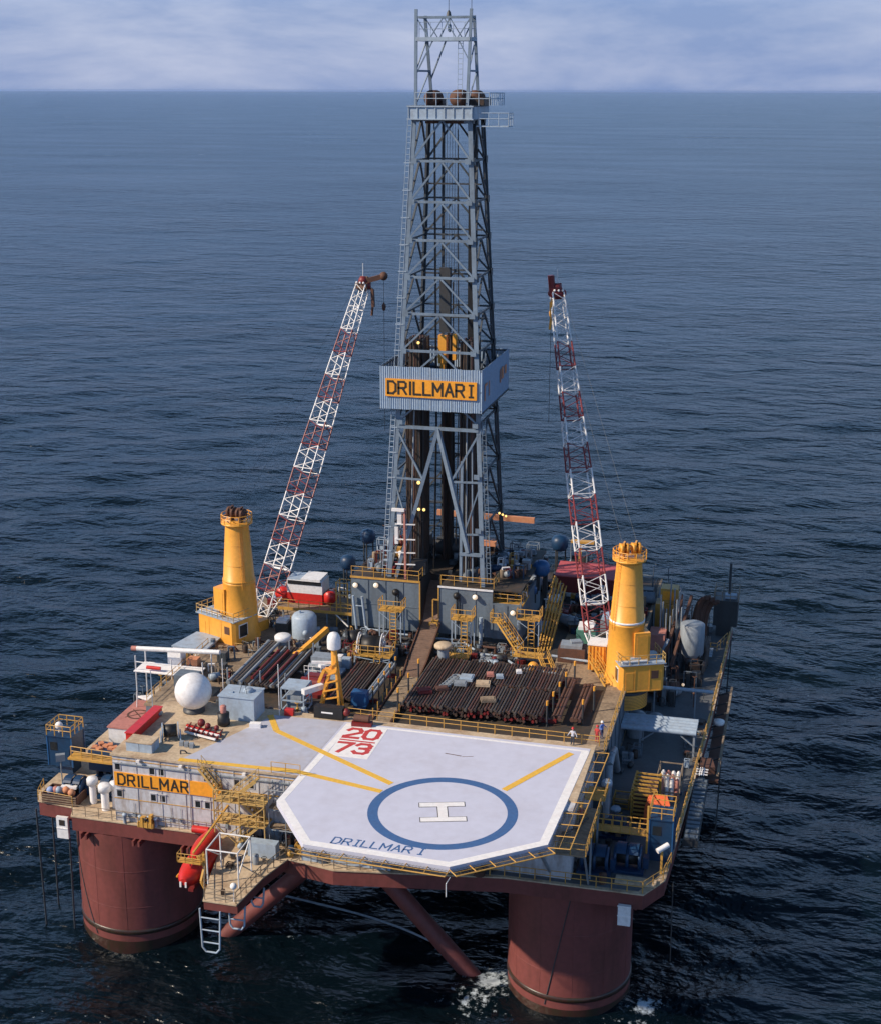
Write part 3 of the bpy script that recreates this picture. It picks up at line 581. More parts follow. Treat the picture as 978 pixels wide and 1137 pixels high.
part(dk, 'sheave_support', MB().box(-14, -12.2, 47.3, 49, 79.47, 80.2), 'pipe1'); part(dk, 'sheave_support', MB().box(-10.8, -7.6, 47.3, 50.5, 79.47, 80.3), 'pipe1')
# gantry above the crown
g0 = [(-14.6, 45.3), (-9.0, 45.3), (-8.5, 48.6), (-13.6, 48.6)]; g1 = [(-14.6, 45.6), (-8.7, 45.6), (-8.7, 46.9), (-14.0, 46.9)]
def gp(i, z): t = (z - 79) / (88.8 - 79); return Vector((*[g0[i][k] + (g1[i][k] - g0[i][k]) * t for k in (0, 1)], z))
for i in range(4): part(dk, 'gantry_leg', MB().beam(gp(i, 79.4), gp(i, 89.2 if i in (0, 1) else 88.6), .3, .26), 'steel')
for z, th in ((86.2, .38), (88.4, .2)):
    for i in range(4):
        j = (i + 1) % 4; part(dk, 'gantry_beam', MB().beam(gp(i, z), gp(j, z), th, th), 'ltgrey' if z < 87 else 'steel')
for i, j in ((0, 1), (3, 2)):
    P, Q = gp(i, 86.2), gp(j, 86.2); P2, Q2 = gp(i, 88.4), gp(j, 88.4)
    for k in range(4):
        a = P.lerp(Q, k / 4); c = P.lerp(Q, (k + 1) / 4); tp = P2.lerp(Q2, (k + .5) / 4)
        part(dk, 'gantry_brace', MB().beam(P2.lerp(Q2, k / 4) if k % 2 == 0 else a, c if k % 2 == 0 else P2.lerp(Q2, (k + 1) / 4), .11), 'steel')
for i, j in ((0, 3), (1, 2)):
    for za, zb in ((79.5, 83), (83, 86.2)):
        part(dk, 'gantry_brace', MB().beam(gp(i, za), gp(j, zb), .12), 'steel')
    part(dk, 'gantry_beam', MB().beam(gp(i, 83), gp(j, 83), .2), 'steel')
part(dk, 'gantry_brace', MB().beam(gp(0, 82.6), gp(0, 86.2) + Vector((1.9, 0, 0)), .13), 'steel'); part(dk, 'gantry_brace', MB().beam(gp(3, 82), gp(3, 86.2) + Vector((2.1, 0, 0)), .13), 'steel')
part(dk, 'gantry_brace', MB().beam(gp(1, 84), gp(1, 86.2) + Vector((-1.3, 0, 0)), .1), 'steel')
ladder(dk, (-9.9, 45.7, 80.6), (-9.9, 46, 86.3), 'ltgrey', .5, .5, .035, name='gantry_ladder'); rail(dk, [(-14.3, 45.7, 86.4), (-8.2, 45.7, 86.4)], 'ltgrey', 1.5, 1.2, r=.03)
part(dk, 'hoist_block', MB().lathe([(.05, 0), (.2, .15), (.2, .7), (.05, .9)], (-11.2, 46.4, 86.9), 10).tube((-11.2, 46.4, 87.6), (-11.2, 46.4, 88.9), .05), 'steel')
part(dk, 'top_antenna', MB().tube((-11.2, 46, 88.4), (-11.2, 46, 92), .03, n=4).lathe([(.3, 0), (.2, .5), (.05, .7)], (-11.2, 46, 88.4), 8).tube((-8.7, 45.8, 89), (-8.7, 45.8, 91.6), .03, n=4), 'dsteel')
b = MB(); n_ = 8
for k in range(n_): b.add([(-8.4 + .3 * k * .35, 46 + .05 * math.sin(k), 90.9 - .05 * k), (-8.4 + .3 * k * .35, 46 + .05 * math.sin(k), 91.6 - .03 * k), (-8.4 + .3 * (k + 1) * .35, 46 + .05 * math.sin(k + 1), 91.6 - .03 * (k + 1)), (-8.4 + .3 * (k + 1) * .35, 46 + .05 * math.sin(k + 1), 90.9 - .05 * (k + 1))], [(0, 1, 2, 3)])
b.v = [Vector((-8.7 + (v.x + 8.4) * 1.6, v.y - .2, 90.95 + (v.z - 90.9))) for v in b.v]
solo('flag', b, 'red', 'small red flag flying from the very top of the derrick', 'flag')
# tanks of dark conductor rails and pipe standing inside
for x, y, h0, h1, r_ in ((-13.4, 52.6, 20, 77.5, .18), (-10.0, 52.6, 20, 77.5, .18)): part(dk, 'guide_rail', MB().beam((x, y, h0), (x, y, h1), .3, .3), 'dsteel')
part(dk, 'guide_rail', MB().box(-10.1, -9.2, 50.9, 51.6, 27, 78), 'black')
part(dk, 'standpipe', MB().tube((-15.1, 44.1, 27), (-14.6, 44.4, 47), .1).tube((-8.6, 44.6, 27), (-8.6, 44.6, 46), .1), 'greypipe')
for k in range(5): part(dk, 'drilling_line', MB().tube((-11.9 + k * .3, 48.3, 78), (-12.0 + k * .3, 48.3, 57), .025, n=4), 'dsteel')
# small lights in the derrick
def lamp(x, y, z, m, label, s=.22, grp=None):
    t = thing('work_lamp', label, 'lamp', (x, y, z), grp)
    part(t, 'housing', MB().cbox(x, y + .22, z - s * .7, s * 1.6, .2, s * 1.5), 'dsteel'); part(t, 'lens', MB().sphere((x, y, z), s, 12, 8), m)
lamp(-14.0, 43.9, 38.1, 'lampy', 'round yellow lamp above the paired lamps inside the derrick', .2)
lamp(-14.0, 44.0, 34.9, 'lampy', 'left lamp of the glowing pair low inside the derrick', .17); lamp(-13.4, 44.0, 34.9, 'lampy', 'right lamp of the glowing pair low inside the derrick', .17)
for k in range(3): lamp(-6.0 + k * .4, 50.5, 33.2 - k * .15, 'lampy', ['first', 'middle', 'last'][k] + ' of three small lamps in a row by the right rear derrick leg', .13)
lamp(-14.4, 45.4, 53.9, 'lampy', 'small yellow lamp inside the derrick just above the wind wall', .16)
tb = thing('travelling_block', 'tall orange travelling block hanging in the derrick above the wind wall', 'hoist block', (-11.4, 48.3, 51))
part(tb, 'block_frame', MB().box(-12.8, -11.9, 48, 49, 51.2, 54.4), 'orange'); part(tb, 'lower_frame', MB().box(-12.6, -12.1, 48.1, 48.9, 48, 51.19), 'orange'); part(tb, 'counter_frame', MB().box(-11.2, -10.8, 48.2, 49, 51.6, 54.6), 'orange')
part(tb, 'top_sheaves', MB().box(-12.7, -11.5, 48.2, 48.9, 54.7, 62), 'dsteel')
# pipe stands
stm = MB().tube((0, 0, 0), (0, 0, 27.2), .11, n=6); 
PS = {m_: mesh_of(MB().tube((0, 0, 0), (0, 0, 27.2), .11, n=6), 'pipe_stand', m_) for m_ in ('pipe1', 'pipe3', 'dsteel')}
def bundle(x0, y0, nx, ny, lab, grp):
    for i in range(nx):
        for j in range(ny):
            o = bpy.data.objects.new('pipe_stand', PS[rnd.choice(('pipe1', 'pipe1', 'pipe3', 'dsteel'))]); link(o)
            o.location = (x0 + i * .27 + rnd.uniform(-.03, .03), y0 + j * .6, 26.9); o.rotation_euler = (rnd.uniform(-.004, .004), rnd.uniform(-.006, .006), 0)
            o['label'] = lab; o['category'] = 'drill pipe'; o['group'] = grp
bundle(-15.9, 46, 7, 7, 'dark drill pipe standing upright in the left bundle inside the derrick', 'drill pipe stands on the left of the derrick')
bundle(-9.7, 46, 6, 7, 'dark drill pipe standing upright in the right bundle inside the derrick', 'drill pipe stands on the right of the derrick')
bundle(-12.7, 50.5, 4, 3, 'dark pipe standing upright in the middle bundle of the derrick', 'drill pipe stands in the middle of the derrick')

# ---------------- drill floor substructure ----------------
sb = thing('drill_floor', 'slate grey drill floor block carrying the derrick behind the pipe stack', 'substructure', (-11.7, 48, 20))
part(sb, 'front_panel', MB().box(-21.6, -13.35, 42, 42.3, 20.75, 26.7), 'subgrey', 'left slate grey front bulkhead with a yellow edge')
part(sb, 'front_panel', MB().prism([(-11.1, 42), (-4.85, 42), (-4.85, 42.3), (-11.1, 42.3)], 20.8, 26.4).prism([(-4.849, 42.01), (-1.55, 42.01), (-1.55, 42.3), (-4.849, 42.3)], 20.75, 25.0), 'subgrey', 'right slate grey front bulkhead stepping down to the right')
part(sb, 'side_panel', MB().box(-21.6, -21.3, 42.31, 54, 20.75, 26.7), 'subgrey'); part(sb, 'side_panel', MB().box(-1.85, -1.55, 42.31, 54, 20.75, 25), 'subgrey')
part(sb, 'side_panel', MB().box(-13.6, -13.36, 42.31, 50, 20.75, 26.7).box(-11.1, -10.9, 42.31, 50, 20.8, 26.4), 'dsteel')
part(sb, 'floor', MB().box(-21.6, -13.6, 42.0, 58, 26.705, 26.9).box(-10.9, -1.6, 42.31, 58, 26.405, 26.6) .box(-13.6, -10.9, 46.5, 58, 26.4, 26.9), 'darkdeck')
part(sb, 'edge_frame', MB().box(-13.42, -13.28, 41.9, 42.0, 20.7, 26.9).box(-21.7, -13.3, 41.88, 41.99, 26.7, 26.92), 'yellow')
part(sb, 'edge_frame', MB().box(-11.2, -11.08, 41.88, 41.98, 22.6, 26.5), 'yellow'); part(sb, 'edge_frame', MB().box(-11.2, -4.8, 41.86, 41.98, 26.4, 26.6), 'white')
b = MB()
for x in (-19.6, -17.5, -15.4): b.box(x, x + .08, 41.93, 41.998, 20.8, 26.6)
for x in (-9.0, -6.9, -4.85, -3.2): b.box(x, x + .08, 41.93, 41.998, 20.85, 26.3 if x < -4.9 else 24.9)
b.box(-21.6, -13.5, 41.95, 41.999, 23.6, 23.68); part(sb, 'panel_stiffener', b, 'subgrey')
b = MB()
for x in (-21, -17, -14): b.box(x, x + .4, 42.4, 42.8, 20.02, 20.74)
for x in (-10.5, -6.5, -2.2): b.box(x, x + .4, 42.4, 42.8, 20.02, 20.74)
for x in (-21, -1.6): b.box(x, x + .5, 56, 56.5, 20.02, 26.3)
part(sb, 'support_leg', b, 'dsteel')
rail(sb, [(-21.6, 42.1, 26.9), (-13.5, 42.1, 26.9), (-13.5, 45.5, 26.9)], 'yellow', 1.15, 1.4, r=.038); rail(sb, [(-11.0, 42.4, 26.6), (-4.8, 42.4, 26.6), (-4.8, 45, 26.6)], 'yellow', 1.15, 1.4, r=.038)
rail(sb, [(-4.8, 42.3, 25.0), (-1.6, 42.3, 25.0), (-1.6, 46, 25.0)], 'yellow', 1.1, 1.3, r=.038)
part(sb, 'landing', MB().box(-5.0, -1.4, 42.31, 46, 24.8, 24.98), 'yellow')
for x, z, lb in ((-21.0, 25.9, 'lamp on the left end of the left grey drill floor wall'), (-18.5, 26.1, 'brighter lamp near the middle top of the left grey drill floor wall'), (-6.8, 25.7, 'lamp at the top of the right grey drill floor wall'), (-2.4, 24.2, 'lamp on the lowered right end of the grey drill floor wall')):
    lamp(x, 41.6, z, 'lampw', lb, .3)
for x, z in ((-16.2, 25.4), (-9.0, 25.6)): part(sb, 'hose_fitting', MB().sphere((x, 41.8, z), .42, 10, 6).tube((x, 41.8, z), (x + .1, 41.8, z - 3.4), .07, n=6).tube((x + .35, 41.85, z), (x + .3, 41.8, z - 3.4), .05, n=6), 'black')
part(sb, 'vent_pipe', MB().tube((-20.9, 41.6, 20.5), (-21.3, 41.6, 24.6), .16).tube((-19.8, 41.6, 20.9), (-20.2, 41.6, 24.6), .16).tube((-21.2, 41.6, 23.4), (-20.0, 41.6, 23.4), .07).path([(-19.8, 41.6, 21), (-19.4, 41.3, 20.7), (-16.6, 41.3, 20.7)], .14, 8), 'ltgrey')
part(sb, 'vent_pipe', MB().tube((-6.1, 41.6, 18.5), (-6.1, 41.6, 23.3), .22), 'ltgrey')
part(sb, 'cross_pipe', MB().tube((-16.6, 41, 20.6), (-13.6, 41, 20.6), .13).tube((-11.5, 40.8, 20.6), (-7.6, 40.8, 20.6), .13).path([(-7.6, 39.8, 20.8), (-5.4, 38, 20.4), (-2.6, 37.6, 20.4), (-.6, 35.4, 20.3), (4, 34.6, 20.3)], .14, 8), 'ltgrey')
hook = thing('hanging_basket', 'small bright yellow cage on the edge left of the right grey wall', 'cage', (-11.8, 41.5, 20.6))
b = MB()
for z in (20.7, 21.5, 22.3): b.beam((-12.0, 41.2, z), (-11.1, 41.2, z), .14); b.beam((-12.0, 42, z), (-11.1, 42, z), .14)
for x in (-12, -11.1): b.beam((x, 41.2, 20.6), (x, 41.2, 22.4), .12)
b.beam((-11.7, 41.5, 22.3), (-11.7, 41.5, 25), .13); b.beam((-11.7, 41.6, 25), (-11.1, 41.6, 25), .13); part(hook, 'frame', b, 'yellow')

def platform(x, y, z0, z1, name, label, wx=2.4, wy=1.8, both=True):
    t = thing(name, label, 'platform', (x, y, z0))
    part(t, 'grating', MB().box(x - wx / 2, x + wx / 2, y - wy / 2, y + wy / 2, z1 - .1, z1), 'yellow'); rail(t, [(x - wx / 2, y + wy / 2, z1), (x - wx / 2, y - wy / 2, z1), (x + wx / 2, y - wy / 2, z1), (x + wx / 2, y + wy / 2, z1)], 'yellow', 1.2, .8, r=.045)
    for sx in (-1, 1):
        for sy in (-1, 1): part(t, 'leg', MB().beam((x + sx * (wx / 2 - .1), y + sy * (wy / 2 - .1), z0), (x + sx * (wx / 2 - .1), y + sy * (wy / 2 - .1), z1 - .1), .12), 'ltgrey')
    part(t, 'brace', MB().beam((x - wx / 2 + .1, y - wy / 2, z0), (x + wx / 2 - .1, y - wy / 2, z1 - .2), .07).beam((x + wx / 2 - .1, y - wy / 2, (z0 + z1) / 2), (x - wx / 2 + .1, y - wy / 2, z1 - .2), .07), 'ltgrey')
    ladder(t, (x + wx * .15, y - wy / 2 - .15, z0), (x + wx * .15, y - wy / 2 - .15, z1 + .3), 'yellow', .7, .4, .06)
platform(-16.0, 39.6, 20.02, 24.2, 'access_platform', 'yellow railed platform on legs against the left grey wall', 2.7)
platform(-16.2, 33.2, 20.02, 21.2, 'access_platform', 'low grey and yellow platform at the foot of the left yellow ladder', 4.2, 2.0)
platform(-7.7, 39.6, 20.02, 23.9, 'access_platform', 'yellow platform with ladder against the right grey wall', 2.4)
platform(-7.5, 35.6, 20.02, 20.9, 'access_platform', 'low yellow landing behind the pipe stack beside the mushroom vent', 3.0, 1.6)
platform(-.6, 42.3, 20.02, 23.6, 'access_platform', 'grey legged landing at the right end of the grey wall', 2.6, 1.8)
st = thing('stairway', 'yellow stairway coming down to the deck behind the right end of the pipe stack', 'stairs', (0, 38, 20))
stair(st, (-.9, 38.5, 20.9), (-3.6, 40.6, 23.4), 1.0, 'yellow', (.6, .8, 0)); stair(st, (3.4, 34.2, 20.0), (1.9, 37.0, 21.2), 1.0, 'yellow', (1, .4, 0))
part(st, 'landing', MB().box(-1.4, 1.9, 36.8, 38.4, 20.9, 21.0), 'yellow'); rail(st, [(-1.4, 36.8, 21), (1.9, 36.8, 21)], 'yellow', 1.1, .9, r=.045); part(st, 'upper_landing', MB().box(-4.6, -3.5, 40.2, 41.6, 23.3, 23.4), 'yellow'); rail(st, [(-4.7, 41.6, 23.4), (-4.7, 40.2, 23.4), (-3.5, 40.2, 23.4)], 'yellow', 1.1, .8, r=.045)

# catwalk ramp, planks laid across
rp = thing('pipe_catwalk', 'brown plank catwalk ramp rising to the gap in the grey drill floor walls', 'ramp', (-11, 18, 20))
b = MB()
prof = [(18.2, 20.28), (29.5, 20.35), (33, 20.7), (42, 22.0), (47, 25.8)]
def rz(y):
    for (a, za), (c, zc) in zip(prof, prof[1:]):
        if y <= c: return za + (zc - za) * (y - a) / (c - a)
    return prof[-1][1]
def rxc(y): return -10.9 - max(0, y - 28) * .085
y = 18.2; k = 0
while y < 46.6:
    x0 = rxc(y); hwid = .85 if y < 30 else 1.0
    p = part(rp, 'plank', MB().add([(x0 + sx * hwid + rnd.uniform(-.03, .03), yy, rz(yy) + dz) for dz in (-.1, rnd.uniform(-.01, .02)) for yy, sx in ((y, -1), (y, 1), (y + .42, 1), (y + .42, -1))], [(3, 2, 1, 0), (4, 5, 6, 7), (0, 1, 5, 4), (1, 2, 6, 5), (2, 3, 7, 6), (3, 0, 4, 7)]), 'tan' if y < 29.5 else 'ramp'); y += .46
for s in (-1, 1):
    b = MB()
    for (a, za), (c, zc) in zip(prof, prof[1:]): b.beam((rxc(a) + s * (.95 if a < 30 else 1.1), a, za), (rxc(c) + s * 1.1, c, zc), .14, .35)
    part(rp, 'side_beam', b, 'rust')
for k in range(7):
    for s in (-1, 1): inst(rp, 'catwalk_post', 'cwp', lambda bb: bb.tube((0, 0, 0), (0, 0, 1.0), .06, n=6), 'yellow' if s > 0 else 'yellow', (-10.9 + s * 1.15, 19 + k * 1.7, 20.2))

# ---------------- pipe racks ----------------
def pipes(xs, y0, y1, z, r_, lab, grp, ms, name='drill_pipe', jit=.35):
    for x in xs:
        ln = round(y1 - y0, 1); m_ = rnd.choice(ms); key = ('pipe', ln, r_, m_)
        if key not in cache:
            b = MB().tube((0, 0, 0), (0, ln, 0), r_, n=8); b.tube((0, -.06, 0), (0, .28, 0), r_ * 1.3, n=8).tube((0, ln - .3, 0), (0, ln + .02, 0), r_ * 1.3, n=8)
            cache[key] = mesh_of(b, name, m_)
        o = bpy.data.objects.new(name, cache[key]); link(o); o.location = (x, y0 + rnd.uniform(-jit, jit), z + rnd.uniform(-.03, .03)); o.rotation_euler = (0, 0, rnd.uniform(-.003, .003))
        o['label'] = lab; o['category'] = 'pipe'; o['group'] = grp
P3 = ['pipe1', 'pipe1', 'pipe2', 'pipe3']
la = 'brown pipe on top of the left half of the large stack behind the helideck'; ga = 'long pipes on top of the left half of the stack'
for lay, z in enumerate((20.6, 20.9, 21.2)):
    lb = la if lay == 2 else 'dark reddish pipe in the lower layers of the large stack behind the helideck'; gb = ga if lay == 2 else 'pipes in the lower layers of the stack'
    pipes([-9.5 + i * .31 for i in range(25)], 21.0, 33.6, z, .115, lb, gb, P3 if lay == 2 else ['dred', 'pipe3', 'pipe1'])
    pipes([-1.7 + i * .31 for i in range(21)], 21.3, 27.4, z, .115, 'brown pipe in the front right part of the large stack' if lay == 2 else lb, 'short pipes at the front right of the stack' if lay == 2 else gb, P3 if lay == 2 else ['dred', 'pipe3', 'pipe1'])
    if lay == 2: pipes([-1.7 + i * .31 for i in range(23)], 27.9, 33.8, z, .115, 'brown pipe in the back right part of the large stack', 'short pipes at the back right of the stack', P3, jit=.12)
for i in range(21): pass
rk = thing('pipe_rack', 'dark steel beams and orange topped posts holding the large pipe stack', 'rack', (-2, 27, 20))
for y in (22.4, 26.2, 28.6, 32.4): part(rk, 'cross_beam', MB().box(-10, 6, y, y + .3, 20.05, 20.46), 'dred')
for x, y in ((5.2, 21.6), (5.4, 24), (5.6, 26.6), (5.8, 29.4), (6.2, 32.6), (8.6, 22.8), (9.2, 26.4), (-10.0, 21), (-10.0, 25), (-10, 29)):
    p = part(rk, 'post', MB().tube((x, y, 20.02), (x, y, 22.3), .1, n=8), 'dsteel'); part(p, 'post_cap', MB().tube((x, y, 22.31), (x, y, 22.8), .12, n=8), 'orange')
pipes([5.75, 6.1, 6.4], 22, 32, 20.9, .16, 'rusty casing pipe leaning in the narrow rack right of the large stack', 'casing pipes right of the stack', ['rust', 'pipe3'])
pipes([7.6, 7.95, 8.3], 22.5, 31.5, 20.7, .18, 'thick rusty casing in the outermost rack on the right', 'outermost casing pipes', ['rust', 'pipe3'])
# left racks
la = 'grey brown tubing lying in the left rack behind the white radome'
pipes([-28.6 + i * .4 for i in range(4)], 21.5, 33.5, 21.3, .19, 'pale grey casing along the left edge of the left rack', 'pale casing pipes in the left rack', ['pipe2', 'greypipe'])
pipes([-26.8 + i * .33 for i in range(12)], 22, 33.0, 21.0, .13, la, 'tubing in the left rack', P3 + ['greypipe'])
pipes([-26.6 + i * 1.1 for i in range(3)], 23, 31.0, 21.3, .13, 'odd long pipe lying on top of the left rack', 'odd pipes on the left rack', ['dred', 'pipe3'])
rk2 = thing('pipe_rack', 'dark steel rack carrying tubing behind the blue grey box', 'rack', (-25, 27, 20))
for y in (22.6, 27, 31.5): part(rk2, 'cross_beam', MB().box(-29.3, -22.5, y, y + .3, 20.5, 20.8), 'dsteel')
for x in (-29.2, -25.5, -22.7):
    for y in (22.6, 31.5): part(rk2, 'post', MB().tube((x, y, 20.02), (x, y, 22.4), .09, n=8), 'greypipe')
pipes([-17.4 + i * .34 for i in range(9)], 21.5, 31.4, 20.7, .13, 'dark tubing in the middle rack beside the yellow mast', 'tubing in the middle rack', P3)
pipes([-13.9, -13.6, -13.2], 21.5, 31, 21.0, .14, 'blue grey pipe alongside the plank catwalk', 'blue grey pipes along the catwalk', ['greypipe', 'steel'])
rk3 = thing('pipe_rack', 'small dark rack between the yellow mast and the plank catwalk', 'rack', (-15, 26, 20))
for y in (22.6, 29.5): part(rk3, 'cross_beam', MB().box(-17.8, -12.7, y, y + .3, 20.1, 20.5), 'dred')
for k in range(5): p = part(rk3, 'post', MB().tube((-12.9, 21.8 + k * 2.1, 20.02), (-12.9, 21.8 + k * 2.1, 21.9), .08, n=8), 'dsteel'); part(p, 'post_cap', MB().tube((-12.9, 21.8 + k * 2.1, 21.91), (-12.9, 21.8 + k * 2.1, 22.3), .1, n=8), 'orange')

# ---------------- cranes ----------------
def crane(cx, cy, tip, foot, haz, side, lab, hook_lab, spx):
    t = thing('deck_crane', lab, 'crane', (cx, cy, 18))
    ped = part(t, 'pedestal', MB().lathe([(2.5, 17.5), (2.5, 19.6), (2.3, 19.8), (2.3, 20.6), (2.05, 21), (1.98, 24.2), (1.86, 26.6), (1.9, 26.65), (1.9, 26.8), (1.82, 26.85), (1.32, 33.6)], (cx, cy, 0), 36), 'orange')
    part(ped, 'slew_ring', MB().lathe([(2.5, 19.2), (2.72, 19.25), (2.72, 19.5), (2.5, 19.55)], (cx, cy, 0), 36), 'dsteel')
    part(ped, 'band', MB().lathe([(1.84, 26.9), (1.9, 26.92), (1.88, 27.1), (1.82, 27.12)], (cx, cy, 0), 36), 'lwhite' if spx else 'orange')
    part(t, 'top_platform', MB().lathe([(1.3, 33.4), (1.8, 33.7), (1.8, 33.85), (0.01, 33.86)], (cx, cy, 0), 28), 'orange')
    rl = [(cx + 1.76 * math.cos(R(a)), cy + 1.76 * math.sin(R(a)), 33.85) for a in range(0, 360, 30)]; rail(t, rl, 'orange', .95, 1.0, True, r=.045)
    bd_ = Vector((tip[0] - foot[0], tip[1] - foot[1], 0)).normalized(); sd_ = Vector((bd_.y, -bd_.x, 0))
    for k in (-.95, -.35, .35, .95):
        c = Vector((cx, cy, 34.9)) + sd_ * k
        b = MB(Matrix.Translation(c) @ Matrix.Rotation(math.atan2(sd_.y, sd_.x) - math.pi / 2, 4, 'Z') @ Matrix.Rotation(R(90), 4, 'X'))
        b.lathe([(.15, -.12), (.62, -.12), (.54, 0), (.62, .12), (.15, .12)], n=20); part(t, 'sheave', b, 'orange' if spx else 'rust')
    part(t, 'sheave_frame', MB().beam(Vector((cx, cy, 34.9)) - sd_ * 1.3, Vector((cx, cy, 34.9)) + sd_ * 1.3, .25).beam(Vector((cx, cy, 33.8)) - sd_ * .65, Vector((cx, cy, 35.6)) - sd_ * .65, .18, .9).beam(Vector((cx, cy, 33.8)) + sd_ * .65, Vector((cx, cy, 35.6)) + sd_ * .65, .18, .9), 'orange' if spx else 'rust')
    # machinery house
    T = Matrix.Translation((cx, cy, 0)) @ Matrix.Rotation(haz, 4, 'Z')
    hw2, ox, yf = (2.45, 1.0, -2.9) if side < 0 else (3.0, -1.1, -3.0)
    X0, X1 = ox - hw2, ox + hw2
    h = part(t, 'machinery_house', MB(T).prism([(X0 + .35, yf), (X1 - .35, yf), (X1, yf + .35), (X1, .6), (X0, .6), (X0, yf + .35)], 19.75, 22.8), 'orange')
    b = MB(T)
    for q in (.33, .66): b.box(X0 + (X1 - X0) * q - .03, X0 + (X1 - X0) * q + .03, yf - .03, yf - .002, 19.9, 22.7)
    b.box(X0 + .4, X1 - .4, yf - .04, yf - .002, 22.62, 22.74).box(X0 + .4, X1 - .4, yf - .04, yf - .002, 19.8, 19.9); part(h, 'panel_seam', b, 'orange')
    part(h, 'door', MB(T).box(X0 + .6, X0 + 1.4, yf - .03, yf - .002, 20.1, 22.0), 'orange'); part(h, 'louvre', MB(T).box(X1 - 1.5, X1 - .7, yf - .035, yf - .002, 21.2, 22.1), 'rust')
    xs = X1 if side > 0 else X0
    wf = part(h, 'window_frame', MB(T).box(min(xs, xs + .05 * side), max(xs, xs + .05 * side), -2.2, -.8, 20.7, 22.3), 'lwhite')
    part(h, 'window', MB(T).box(min(xs + .05 * side, xs + .08 * side), max(xs + .05 * side, xs + .08 * side), -2.1, -.9, 20.8, 22.2), 'glass')
    part(h, 'roof_deck', MB(T).box(X0 - .1, X1 + .1, yf - .1, .7, 22.805, 22.9), 'ltgrey')
    pts = [T @ Vector(p) for p in ((X0, .5, 22.9), (X0, yf, 22.9), (X1, yf, 22.9), (X1, .5, 22.9))]; rail(h, pts, 'syellow', 1.0, .9, r=.04)
    part(h, 'roof_pipe', MB(T).tube((X0 + .2, yf + .4, 23.15), (ox + .6, yf + .4, 23.15), .18), 'white'); part(h, 'roof_unit', MB(T).cbox(ox - .6, yf + .9, 22.9, 1.1, .6, .5), 'ltgrey')
    lx = 1.1 if side < 0 else -1.2
    part(t, 'side_locker', MB(T).box(lx - .85, lx + .85, -2.15, .2, 22.95, 26.1), 'orange'); part(t, 'locker_door', MB(T).box(lx - .6, lx + .6, -2.18, -2.155, 23.1, 25.8), 'orange')
    b = MB()
    for q in range(9): b.lathe([(2.52, 0), (2.55, .02), (2.52, .04)], (cx, cy, 17.7 + q * .17), 36)
    part(ped, 'flange_bolts', b, 'rust')
    T3 = Matrix.Rotation(0, 4, 'Z')
    ang = -2.3 if side < 0 else -.9
    ladder(t, (cx + 1.95 * math.cos(ang), cy + 1.95 * math.sin(ang), 26.2), (cx + 1.45 * math.cos(ang), cy + 1.45 * math.sin(ang), 33.6), 'orange', .4, .35, .03, side=(-math.sin(ang), math.cos(ang), 0))
    b = MB()
    for z in (28.9, 31.3):
        rr = 1.82 - (z - 26.85) * .074; b.lathe([(rr + .012, z), (rr + .03, z + .02), (rr + .01, z + .05)], (cx, cy, 0), 36)
    part(ped, 'weld_seam', b, 'orange')
    b2 = MB(T).box(-1.0, 1.0, 1.5, 3.6, 19.9, 21.2); part(t, 'boom_bracket', b2, 'orange')
    # boom
    f, tp = Vector(foot), Vector(tip); d = (tp - f); Ln = d.length; d.normalize(); s = d.cross(Vector((0, 0, 1))).normalized(); u_ = s.cross(d)
    nsec = 14
    def half(a):
        if a < .07: q = a / .07; return .75 + .55 * q, .12 + .85 * q
        if a < .45: return 1.3, .97
        q = (a - .45) / .55; return 1.3 - .62 * q, .97 - .42 * q
    for k in range(nsec):
        a0, a1 = k / nsec, (k + 1) / nsec - .002; b = MB(); col = 'white' if (k % 2 == (1 if spx else 1)) == (k != 0) or k == 0 else 'boomred'
        col = 'boomred' if k % 2 == 1 else 'white'
        if k == nsec - 1: col = 'white'
        sub = 3; cs = []
        for j in range(sub + 1):
            a = a0 + (a1 - a0) * j / sub; hx, hy = half(a); c = f + d * (Ln * a); cs.append([c + s * (sx * hx) + u_ * (sy * hy) for sx, sy in ((-1, -1), (1, -1), (1, 1), (-1, 1))])
        for e in range(4): b.tube(cs[0][e], cs[-1][e], .095, n=6)
        for e in range(4):
            g = (e + 1) % 4
            for j in range(sub):
                if (j + k) % 2: b.tube(cs[j][e], cs[j + 1][g], .045, n=5)
                else: b.tube(cs[j][g], cs[j + 1][e], .045, n=5)
            b.tube(cs[0][e], cs[0][g], .06, n=5)
        if k in (2, 8): b.tube(cs[0][0] + u_ * .0, cs[0][1], .14, n=6)
        part(t, 'boom_section', b, col)
    # boom head
    b = MB(); b.beam(tp - s * .9, tp + s * .9, .9, .8); b.beam(tp - d * .6, tp + d * 1.1, 1.1, .9)
    hd2 = Vector((bd_.x, bd_.y, 0)) if spx else Vector((.98, .2, 0))
    if not spx:
        e = tp + hd2 * 2.6 + Vector((0, 0, 1.2)); b.beam(tp + Vector((0, 0, .5)), e, .7, .6); part(t, 'jib_sheave', MB().sphere(e, .55, 12, 8), 'rust'); ht = e
    else:
        ht = tp + Vector((-.7, .3, .2)); b.tube(tp - s * .6 + Vector((0, 0, .3)), tp - s * .8 + Vector((0, 0, 2.1)), .4, n=8)
    part(t, 'boom_head', b, 'rust' if not spx else 'dred')
    part(t, 'head_sheave', MB().sphere(tp + Vector((0, 0, .6)), .6, 12, 8).sphere(tp - s * .7, .45, 10, 6).sphere(tp + s * .7, .45, 10, 6), 'dred')
    part(t, 'head_lamp', MB().sphere(tp + s * .5 + u_ * .8, .15, 8, 6).sphere(tp - s * .5 + u_ * .8, .15, 8, 6).sphere(tp + u_ * .8, .15, 8, 6), 'lwhite')
